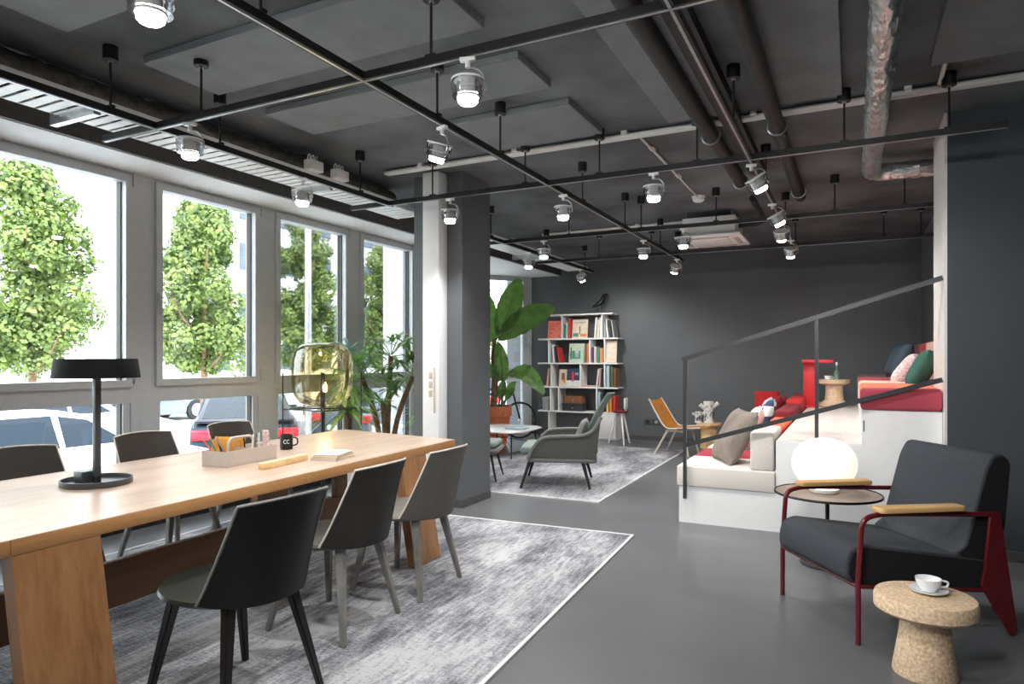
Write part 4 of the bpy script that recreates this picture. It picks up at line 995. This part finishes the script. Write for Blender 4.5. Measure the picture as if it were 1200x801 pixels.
track('', 'cross track nearest the camera running from the windows past the first big spotlights', (-4.03,2.52,0), (.6,2.52,0), [.85,2.35,3.9])
track('', 'cross track in front of the column running to the dark right wall', (-3.95,4.67,0), (.78,4.67,0), [.85,1.7,2.3,3.0,3.9,4.45])
track('', 'cross track behind the column passing under the ceiling cassette', (-3.9,6.8,0), (.83,6.8,0), [1.15,1.95,2.7,3.75,4.3])
track('', 'rearmost cross track close to the back wall', (-3.9,8.48,0), (.83,8.48,0), [.9,1.6,2.6,3.3,4.2,4.55])
track('', 'long track beside the window cable tray in front of the column', (-3.55,-2.0,0), (-3.55,4.72,0), [1.2,3.0,4.25,4.95,6.3])
track('', 'short long-axis track by the bay window behind the column', (-3.55,6.0,0), (-3.55,9.75,0), [.5,2.0,3.4])
track('', 'long middle track running from above the oak table to the bookcase', (-2.06,-2.0,0), (-2.06,9.15,0), [1.2,3.9,5.15,5.9,7.4,8.6,10.0,10.9])
track('', 'long track beside the black ceiling pipes towards the platform', (-.61,-2.0,0), (-.61,8.4,0), [1.5,4.0,6.0,7.6,9.3])
def spot_proto():
    t = thing('track_spotlight', 'x', 'spotlight', (0,0,0), 0, 'clear ring spotlights on the ceiling tracks')
    bm = bm_new(); box(bm, -.035,.035,-.014,.014,-.018,.0,bev=.003); cyl(bm,(0,0,-.045),(0,0,-.015),.012,n=12); obj('adapter', bm, M['white'], t)
    hd = thing('h','x','x'); 
    for k in ('label','category'): del hd[k]
    hd.name = 'head'; hd.parent = t; hd.location = (0,0,-.045)
    bm = bm_new(); pts = [(0,0,0),(.035,0,-.004),(.062,0,-.025),(.076,0,-.06),(.078,0,-.10)]; tube(bm, spline(pts,4), .0045, n=8); obj('arm', bm, M['galv'], hd)
    bm = bm_new(); lathe(bm, [(.05,-.06),(.072,-.06),(.072,-.095),(.05,-.095),(.05,-.06)], n=32); lathe(bm, [(.05,-.10),(.068,-.10),(.068,-.125),(.05,-.125),(.05,-.10)], n=32); obj('clear_ring', bm, M['acrylic'], hd)
    bm = bm_new(); lathe(bm, [(0,-.055),(.048,-.055),(.073,-.05),(.074,-.058),(.05,-.062),(.048,-.13),(.044,-.13),(.044,-.075),(0,-.07)], n=32); obj('housing', bm, M['white'], hd)
    bm = bm_new(); lathe(bm, [(0,-.118),(.043,-.118),(.043,-.148),(.035,-.156),(0,-.158)], n=28); obj('lens', bm, M['lens'], hd)
    l = bpy.data.lights.new('spot_beam','SPOT'); l.energy = SPOT_W; l.spot_size = math.radians(125); l.spot_blend = .8; l.shadow_soft_size = .04; l.color = (1,.985,.965)
    lo = bpy.data.objects.new('spot_beam', l); C.objects.link(lo); lo.parent = hd; lo.location = (0,0,-.17)
    return t
track('', 'added unseen cross track for fill spotlights, beside and behind the camera', (-3.8,-.4,0), (2.6,-.4,0), [.85,2.6,4.2,6.0])  # track added out of view to carry spotlights for front lighting
sp0 = spot_proto()
spots = [ # x, y, rot, tilt(rx,ry), label
 (-2.06,1.44,0,(0,0),'big clear spotlight at the top left above the oak table, cut by the frame'),
 (-3.27,2.52,.4,(0,0),'clear spotlight on the nearest cross track above the pen caddy side of the table'),
 (-3.55,3.66,.3,(0,0),'clear spotlight on the window track below the cable tray'),
 (-1.49,2.52,.3,(0,0),'largest clear spotlight on the nearest cross track right of the track crossing'),
 (-2.06,3.2,-.3,(0,.35),'tilted clear spotlight on the middle track between the two nearest cross tracks'),
 (-2.93,4.67,.2,(0,0),'clear spotlight hanging just in front of the charcoal column'),
 (-2.06,4.97,0,(0,0),'clear spotlight on the middle track just behind the second cross track'),
 (-1.25,4.67,0,(0,0),'clear spotlight on the second cross track below the smoke detector conduit'),
 (-.61,4.76,.2,(.25,-.5),'strongly tilted clear spotlight on the pipe side track at the second cross track'),
 (-.61,6.06,.2,(.2,-.5),'tilted clear spotlight right of the ceiling cassette, first of the three clustered ones'),
 (-.61,6.85,.2,(.5,-.1),'brightest starry spotlight right of the ceiling cassette aimed at the back wall'),
 (-.61,8.0,.2,(.4,0),'lowest spotlight at the end of the pipe side track near the back wall'),
 (-3.05,6.8,.2,(0,0),'clear spotlight on the third cross track above the lounge chair'),
 (-1.52,6.8,.2,(0,0),'clear spotlight hanging right under the white ceiling cassette'),
 (-2.06,7.27,.2,(0,0),'clear spotlight on the middle track right of the bookcase'),
 (-2.06,8.85,.2,(.5,.3),'tilted spotlight at the far end of the middle track'),
 (-3.55,7.46,.2,(0,0),'clear spotlight next to the bay window soffit'),
 (-3.55,9.2,.2,(.6,-.2),'tilted spotlight at the end of the bay track aimed at the bookcase'),
 (-.61,1.45,0,(.7,.1),'added unseen clear spotlight above the open floor in front of the armchair'),  # lamp added out of view, brightens the platform from the front
 (-.61,.4,0,(.9,0),'added unseen clear spotlight on the pipe side track close to the camera'),  # added beyond the frame for frontal light into the room
 (-3.55,.5,0,(0,0),'added unseen clear spotlight on the window track close to the near end of the table'),  # extra unseen fixture, added as fill light
 (.4,-.4,0,(1.1,.1),'added unseen tilted clear spotlight straight above and behind the camera'),  # added outside the view to light the armchair from the front
 (-1.6,-.4,0,(1.15,-.1),'added unseen tilted clear spotlight on the rear cross track aimed along the rug'),  # added fill spotlight behind the view, throws light along the rug
]
for i, (x, y, rz, tl, lb) in enumerate(spots):
    s = sp0 if i == 0 else dup(sp0, (x,y,RZ-.021), rz, lb)
    s.location = (x,y,RZ-.021); s.rotation_euler = (0,0,rz); s['label'] = lb
    for ch in s.children:
        if ch.name.startswith('head'): ch.rotation_euler = (tl[0], tl[1], 0)

# services
def pipe_obj(name, label, cat, pts, r, m, n=20, group=None):
    bm = bm_new(); tube(bm, pts, r, n=n); return tag(obj(name, bm, M[m], smooth=60), label, cat, group)
p1 = pipe_obj('insulated_pipe','left one of the two black insulated pipes along the ceiling','pipe',[(-.9,-2.5,2.92),(-.9,6.35,2.92)],.055,'pipe')
p2 = pipe_obj('insulated_pipe','right one of the two black insulated pipes along the ceiling','pipe',[(-.46,-2.5,2.90),(-.46,7.1,2.90)],.05,'pipe')
for x, p in ((-.9,p1),(-.46,p2)):
    for y in (4.9, 6.3 if x < -.5 else 6.9):
        bm = bm_new(); tube(bm, [(x+.062*math.cos(a), y, 2.91+.062*math.sin(a)) for a in [2*PI*k/20 for k in range(20)]], .007, n=6, closed=True)
        obj('pipe_clamp', bm, M['galv'], p)
bm = bm_new(); box(bm, -.80,-.68,-2.5,6.2,2.93,2.999); tag(obj('cable_duct', bm, M['pipe'], smooth=0), 'flat black cable duct between the two black ceiling pipes', 'duct')
def conduit(label, p, q, r=.014, rows=2):
    p = Vector(p); q = Vector(q); d = (q-p).normalized(); s = Vector((-d.y,d.x,0))
    t = thing('conduit', label, 'conduit', (0,0,0))
    bm = bm_new()
    for k in range(rows): cyl(bm, p+s*r*2.2*k, q+s*r*2.2*k, r, n=12)
    obj('tubes', bm, M['steel_light'], t)
    L_ = (q-p).length; k = .4
    while k < L_:
        c = p+d*k; bm = bm_new(); box(bm, c.x-.02, c.x+.02, c.y-.05, c.y+.05, p.z-.0, CZ-.001) ; k += .9
        obj('clip', bm, M['steel_light'], t)
conduit('bright twin steel conduit crossing the ceiling in front of the column', (-3.7,4.82,2.972), (4.0,4.82,2.972), .018, 2)
conduit('steel conduit crossing the ceiling behind the column', (-3.7,8.2,2.98), (-1.8,8.2,2.98), .016, 1)
conduit('thin steel conduit leading to the white smoke detector', (-1.42,4.86,2.985), (-1.42,6.98,2.985), .010, 1)
t = thing('conduit', 'bent grey conduit on the ceiling above the dark right wall', 'conduit'); bm = bm_new()
tube(bm, bend([(.46,4.75,2.975),(.46,3.75,2.975),(.55,3.45,2.975),(1.4,3.45,2.975)], .06), .014, n=10); obj('tubes', bm, M['steel_light'], t)
t = thing('smoke_detector', 'round white smoke detector under the ceiling', 'detector', (-1.42,7.05,CZ))
bm = bm_new(); lathe(bm, [(0,-.06),(.04,-.06),(.058,-.045),(.06,-.015),(0,-.015)], n=28); obj('sensor', bm, M['white'], t)
bm = bm_new(); lathe(bm, [(0,-.016),(.068,-.016),(.068,0),(0,0)], n=28); obj('base', bm, M['white'], t)
# foil duct
bm = bm_new(); random.seed(4)
def crumple(pts, r, n=28, step=.03, amp=.006):
    pts = [Vector(p) for p in pts]; out = [pts[0]]
    for a, b in zip(pts, pts[1:]):
        k = max(1, int((b-a).length/step))
        for i in range(1, k+1): out.append(a.lerp(b, i/k))
    tube(bm, out, r, n=n)
    for v in bm.verts: v.co += Vector((random.uniform(-1,1),random.uniform(-1,1),random.uniform(-1,1)))*amp
crumple(bend([(.13,-2.5,2.87),(.13,6.35,2.87),(.84,6.40,2.87)], .12, 8), .066)
tag(obj('foil_duct', bm, M['foil'], smooth=30), 'crumpled silver foil duct running along the ceiling and turning right', 'duct')
bm = bm_new(); crumple([(-4.05,-2.5,2.9),(-4.05,4.7,2.9),(-4.1,5.4,2.9)], .085, amp=.007)
tag(obj('foil_duct', bm, M['foil_dark'], smooth=40), 'dull grey foil duct lying above the window cable tray', 'duct')
# cable trays
def cable_tray(y0, y1, label):
    t = thing('cable_tray', label, 'cable tray', (0,0,0)); x0, x1 = -4.13, -3.8; z = 2.745
    bm = bm_new(); box(bm, x0, x0+.006, y0, y1, z, z+.055); box(bm, x1-.006, x1, y0, y1, z, z+.055); obj('side_rail', bm, M['tray'], t)
    bm = bm_new(); y = y0+.03
    while y < y1-.05: box(bm, x0+.006, x1-.006, y, y+.062, z, z+.004); y += .085
    obj('rungs', bm, M['tray'], t)
    y = y0+.5
    while y < y1: 
        bm = bm_new(); box(bm, -4.2,-3.78,y,y+.04,z-.05,z-.002); box(bm, -4.2,-4.16,y,y+.04,z-.002,CZ-.001); y += 1.9
        obj('bracket', bm, M['galv'], t)
    return t
cable_tray(-2.0, 5.6, 'white ladder cable tray along the windows in front of the column')
cable_tray(5.9, 10.2, 'white ladder cable tray by the bay window behind the column')
for i, (y, lb) in enumerate(((4.02,'white junction box on the tray, nearer the camera'),(4.32,'white junction box on the tray, nearer the column'))):
    t = thing('junction_box', lb, 'junction box', (-3.78,y,2.80)); bm = bm_new(); box(bm,-.04,.04,-.07,.07,0,.08,bev=.006); obj('body', bm, M['white'], t)
    bm = bm_new()
    for k in (-.04,0,.04): tube(bm, bend([(0,k,.08),(0,k,.13),(-.04,k+.02,.13),(-.06,k+.03,.06)], .02), .005, n=6)
    obj('cable_loop', bm, M['white'], t)
# AC cassette
ac_ = thing('ceiling_cassette', 'white square air conditioning cassette hanging under the ceiling', 'air conditioner', (-1.46,8.08,0))
bm = bm_new(); box(bm, -.29,.29,-.30,.30,2.72,2.93,bev=.004); obj('body', bm, M['white_paint'], ac_)
bm = bm_new(); prism(bm, [(-.36,-.40),(.36,-.40),(.36,.40),(-.36,.40)], 2.69, 2.72, bev=.012, seg=2); obj('fascia', bm, M['white_paint'], ac_)
bm = bm_new(); box(bm, -.2,.2,-.2,.2,2.682,2.69,bev=.003); obj('grille', bm, M['white'], ac_)
for (a,b,c,d) in ((-.22,.22,-.33,-.27),(-.22,.22,.27,.33),(-.31,-.26,-.22,.22),(.26,.31,-.22,.22)):
    bm = bm_new(); box(bm, a,b,c,d,2.684,2.69); obj('louvre', bm, M['greige'], ac_)
for (a,b) in ((-.25,-.26),(.25,-.26),(.25,.26),(-.25,.26)):
    bm = bm_new(); cyl(bm,(a,b,2.93),(a,b,CZ),.006,n=6); obj('hanger_rod', bm, M['galv'], ac_)
bm = bm_new(); tube(bm, bend([(.29,0,2.86),(.5,0,2.86),(.56,.0,2.9),(.56,-1.0,2.93)], .06), .03, n=10)
obj('refrigerant_pipe', bm, M['pipe'], ac_)

# ------------------------------------------------------------------ outside
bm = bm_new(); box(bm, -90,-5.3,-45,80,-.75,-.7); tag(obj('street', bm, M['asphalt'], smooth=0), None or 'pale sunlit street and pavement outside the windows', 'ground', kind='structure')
def tree(x, y, h, w, label, seed, zb=.6):
    random.seed(seed); t = thing('street_tree', label, 'tree', (x,y,-.7), 0, 'young street trees outside the windows')
    bm = bm_new(); tube(bm, [(0,0,0),(.03,0,1.2),(0,.04,2.4),(.02,0,h*.75)], .1, rs=[.11,.09,.07,.03], n=10)
    for k in range(7):
        a = k*2.4; z = 1.6+k*.45
        if z < h*.8: tube(bm, [(0,0,z),(math.cos(a)*w*.25,math.sin(a)*w*.25,z+.5),(math.cos(a)*w*.38,math.sin(a)*w*.38,z+1.0)], .03, rs=[.035,.025,.01], n=6)
    obj('trunk', bm, M['bark'], t)
    bm = bm_new(); lumps = []
    for k in range(95):
        kk = (k+.5)/95; z = zb+1.25+(h-zb-1.55)*kk; f = min(1, .72+.9*kk)*(1-kk)**.55+.12
        if random.random() < .28: continue
        a = k*2.399+random.uniform(-.7,.7); rr = random.uniform(.2,1.12)*w*.42*f
        lumps.append((Vector((math.cos(a)*rr, math.sin(a)*rr, z)), random.uniform(.22,.44)*(w/2.3)))
    for k in range(22000):
        c, r = random.choice(lumps); d = Vector((random.gauss(0,1),random.gauss(0,1),random.gauss(0,1))).normalized()
        p = c+d*r*random.uniform(.55,1.0); s = random.uniform(.028,.055)
        a = (d+Vector((random.uniform(-.6,.6),random.uniform(-.6,.6),random.uniform(-.2,.8)))).normalized()
        u = a.orthogonal().normalized(); v_ = a.cross(u); th = random.uniform(0,6.28)
        u, v_ = u*math.cos(th)+v_*math.sin(th), v_*math.cos(th)-u*math.sin(th)
        q = [bm.verts.new(p+u*s*1.3), bm.verts.new(p+v_*s), bm.verts.new(p-u*s*1.3), bm.verts.new(p-v_*s)]
        bm.faces.new(q)
    obj('crown', bm, M['tree'], t, smooth=0)
tree(-16.6,8.7,6.6,2.9,'broad green street tree behind the leftmost window',1)
tree(-14.8,11.8,6.2,2.5,'rounded green street tree behind the second window',2)
tree(-14.6,15.2,6.7,2.6,'narrow green street tree behind the third window',3)
tree(-15.6,20.2,6.4,2.6,'green street tree behind the window beside the column',4)
tree(-15.5,26.5,6.5,2.4,'far green street tree glimpsed past the column',5)
tree(-16.8,5.0,6.0,2.4,'green street tree left of the leftmost window view',6)

def car(label, loc, rz, paint, sedan=True):
    t = thing('car', label, 'car', loc, rz, 'parked cars outside the windows')
    L2 = 2.25
    lower = [(-L2,.35),(-L2-.02,.6),(-L2+.08,.88),(-1.5,.97),(.9,.97),(1.7,.86),(L2-.05,.72),(L2+.03,.5),(L2-.02,.28),(1.78,.22),(1.74,.42),(1.6,.58),(1.4,.64),(1.2,.58),(1.06,.42),(1.02,.22),(-1.0,.22),(-1.04,.42),(-1.18,.58),(-1.38,.64),(-1.58,.58),(-1.72,.42),(-1.76,.22),(-L2+.05,.25)]
    bm = bm_new(); prism(bm, lower, -.86, .86, axis='y', bev=.06, seg=3); obj('body', bm, M[paint], t, smooth=50)
    if sedan: roof = [(-1.75,.95),(-1.15,1.36),(-.6,1.44),(.1,1.43),(.55,1.33),(1.15,.95)]
    else: roof = [(-2.1,.95),(-1.9,1.42),(-1.2,1.5),(.1,1.48),(.5,1.36),(1.15,.95)]
    bm = bm_new(); A_ = []; B_ = []
    for s, Lst in ((1,A_),(-1,B_)):
        for (x_, z_) in roof: Lst.append(bm.verts.new((x_, s*(.80-.35*max(0,(z_-.95))), z_)))
    bm.faces.new(A_); bm.faces.new(B_[::-1]); n_ = len(roof)
    for i in range(n_): bm.faces.new((A_[i],B_[i],B_[(i+1)%n_],A_[(i+1)%n_]))
    bmesh.ops.bevel(bm, geom=list(bm.edges), offset=.03, segments=2, affect='EDGES'); obj('cabin', bm, M[paint], t, smooth=50)
    def yy(z_): return .80-.35*(z_-.95)+.004
    wins = [[(-1.35,1.0),(-1.1,1.29),(-.62,1.36),(-.62,1.0)],[(-.54,1.0),(-.54,1.37),(.02,1.37),(.06,1.0)],[(.12,1.0),(.1,1.36),(.42,1.3),(.86,1.0)]]
    for s in (1,-1):
        for w_ in wins:
            bm = bm_new(); a = [bm.verts.new((x_, s*yy(z_), z_)) for (x_, z_) in w_]; b = [bm.verts.new((x_, s*(yy(z_)-.02), z_)) for (x_, z_) in w_]
            bm.faces.new(a); bm.faces.new(b[::-1])
            for i in range(4): bm.faces.new((a[i],b[i],b[(i+1)%4],a[(i+1)%4]))
            obj('side_window', bm, M['car_glass'], t, smooth=0)
    def glass(x0,z0,x1,z1,nm):
        bm = bm_new(); w0, w1 = yy(z0)-.1, yy(z1)-.1; d = Vector((x1-x0,0,z1-z0)).normalized(); nrm = Vector((-d.z,0,d.x)); 
        if (nrm.x > 0) != (x0 > 0): nrm = -nrm
        v = [Vector((x0,w0,z0)),Vector((x0,-w0,z0)),Vector((x1,-w1,z1)),Vector((x1,w1,z1))]
        a = [bm.verts.new(p+nrm*.008) for p in v]; b = [bm.verts.new(p-nrm*.02) for p in v]
        bm.faces.new(a); bm.faces.new(b[::-1])
        for i in range(4): bm.faces.new((a[i],b[i],b[(i+1)%4],a[(i+1)%4]))
        obj(nm, bm, M['car_glass'], t, smooth=0)
    if sedan: glass(-1.68,1.0,-1.2,1.33,'rear_window')
    else: glass(-2.07,1.02,-1.93,1.38,'rear_window')
    glass(1.08,1.0,.6,1.31,'windscreen')
    for wx in (1.4,-1.38):
        for s in (1,-1):
            bm = bm_new(); cyl(bm, (wx,s*.70,.33),(wx,s*.87,.33),.33,n=28); w_ = obj('wheel', bm, M['tyre'], t)
            bm = bm_new(); cyl(bm, (wx,s*.868,.33),(wx,s*.88,.33),.21,n=20); obj('hubcap', bm, M['galv'], w_)
    for s in (1,-1):
        bm = bm_new(); box(bm, -L2-.04,-L2+.14, min(s*.5,s*.84), max(s*.5,s*.84), .68,.84,bev=.02); obj('tail_light', bm, M['taillight'], t)
        bm = bm_new(); box(bm, L2-.22,L2+.0, min(s*.5,s*.84), max(s*.5,s*.84), .55,.68,bev=.02); obj('headlight', bm, M['porcelain'], t)
    bm = bm_new(); box(bm, -L2-.05,-L2,-.26,.26,.5,.61); obj('number_plate', bm, M['white'], t)
    return t
car('white saloon car parked close behind the leftmost lower window', (-8.9,4.5,-.7), PI/2, 'car_white')
car('white car with visible wheel parked behind the second window', (-13.6,7.3,-.7), PI/2, 'car_white')
car('dark blue hatchback with red tail light seen through the second lower window', (-10.8,9.6,-.7), 2.41, 'car_blue', False)
car('silver car parked behind the amber lamp', (-9.8,13.4,-.7), PI/2, 'car_silver', False)
car('far dark blue car in the row behind the leftmost street tree', (-20.5,8.6,-.7), PI/2, 'car_blue')
car('far silver car in the row between two street trees', (-20.5,14.0,-.7), PI/2, 'car_silver')
car('far white car in the row seen past the third window', (-20.5,20,-.7), PI/2, 'car_white')
car('silver car parked on the street outside the bay window', (-10.5,20.5,-.7), PI/2, 'car_silver', False)

def building(label, x0, x1, y0, y1, h, floors, bays, z0=-.7):
    t = thing('office_building', label, 'building', (0,0,0)); bm = bm_new(); box(bm, x0,x1,y0,y1,z0,h); obj('facade', bm, M['facade'], t, smooth=0)
    for f in range(floors):
        z = z0+1.2+f*(h-z0-1)/floors
        for k in range(bays):
            yy = y0+(k+.5)*(y1-y0)/bays
            bm = bm_new(); ww = (y1-y0)/bays*.38; box(bm, x1-.02,x1+.05,yy-ww,yy+ww,z,z+(h-z0)/floors*.5)
            for q in (-.33,.33): box(bm, x1+.05,x1+.08,yy+ww*q-.05,yy+ww*q+.05,z,z+(h-z0)/floors*.5)
            obj('window', bm, M['facade_glass'], t, smooth=0)
    bm = bm_new(); box(bm, x0-.2,x1+.25,y0-.2,y1+.2,h,h+.4); obj('parapet', bm, M['facade'], t, smooth=0)
    return t
building('white office block behind the second and third windows', -52,-40,31,52,15,4,6)
building('white office block with a stepped side further right', -62,-50,58,72,14,4,5)
bm = bm_new(); box(bm, -24.5,-23.5,-10,60,-.7,.35,bev=.15,seg=2); tag(obj('hedge', bm, M['hedge']), 'low clipped hedge beyond the far row of cars', 'hedge')
# light pole and entrance posts
t = thing('lamp_post', 'white lamp post standing on the pavement behind the amber lamp', 'lamp post', (-8.2,8.59,-.7)); 
bm = bm_new(); cyl(bm,(0,0,0),(0,0,6),.06,.045,n=16); obj('pole', bm, M['galv'], t)
bm = bm_new(); tube(bm, bend([(0,0,5.9),(0,0,6.3),(-1.0,0,6.4)], .3), .04, n=8); box(bm,-1.5,-.9,-.12,.12,6.34,6.46,bev=.03); obj('lamp_head', bm, M['white'], t)
# facade wing seen through the fourth window
t = thing('glass_wing', 'white framed glass wing of the building outside the window beside the column', 'building', (0,0,0))
bm = bm_new(); 
for y in (10.5,11.3,12.1): box(bm, -8.1,-7.8,y,y+.22,-.7,6.5)
for z in (-.7,6.2): box(bm, -8.1,-7.8,10.5,12.32,z,z+.35)
obj('frame', bm, M['facade'], t, smooth=0)
bm = bm_new(); box(bm, -7.98,-7.93,10.55,12.3,-.7,6.5); obj('glazing', bm, M['facade_glass'], t, smooth=0)

# bicycle outside the bay window
bc = thing('bicycle', 'black bicycle standing in the bay behind the banana plant', 'bicycle', (-4.945,10.05,-.005), math.radians(45))
def ring(cx, r, rr, m, name):
    bm = bm_new(); tube(bm, [(cx+r*math.cos(a),0,.315+r*math.sin(a)) for a in [2*PI*k/40 for k in range(40)]], rr, n=8, closed=True)
    w_ = obj(name, bm, M[m], bc)
    bm = bm_new()
    for k in range(16): a = PI*k/8; cyl(bm,(cx,0,.315),(cx+r*math.cos(a),0,.315+r*math.sin(a)),.0015,n=4)
    cyl(bm,(cx,-.03,.315),(cx,.03,.315),.02,n=10); obj('spokes', bm, M['galv'], w_)
ring(0,.29,.018,'tyre','wheel'); ring(-1.03,.29,.018,'tyre','wheel')
bm = bm_new()
for a, b in (((0,0,.34),(-.15,0,.9)),((-.17,0,.8),(-.62,0,.85)),((-.2,0,.7),(-.58,0,.32)),((-.58,0,.32),(-.65,0,.95)),((-.58,0,.32),(-1.03,0,.34)),((-.63,0,.8),(-1.03,0,.34))): cyl(bm,a,b,.016,n=8)
obj('frame', bm, M['black'], bc)
bm = bm_new(); tube(bm, bend([(-.15,-.25,.95),(-.15,0,.93),(-.15,.25,.95)], .05), .012, n=8); obj('handlebar', bm, M['black'], bc)
bm = bm_new(); box(bm,-.78,-.52,-.06,.06,.95,1.0,bev=.02); obj('saddle', bm, M['black'], bc)
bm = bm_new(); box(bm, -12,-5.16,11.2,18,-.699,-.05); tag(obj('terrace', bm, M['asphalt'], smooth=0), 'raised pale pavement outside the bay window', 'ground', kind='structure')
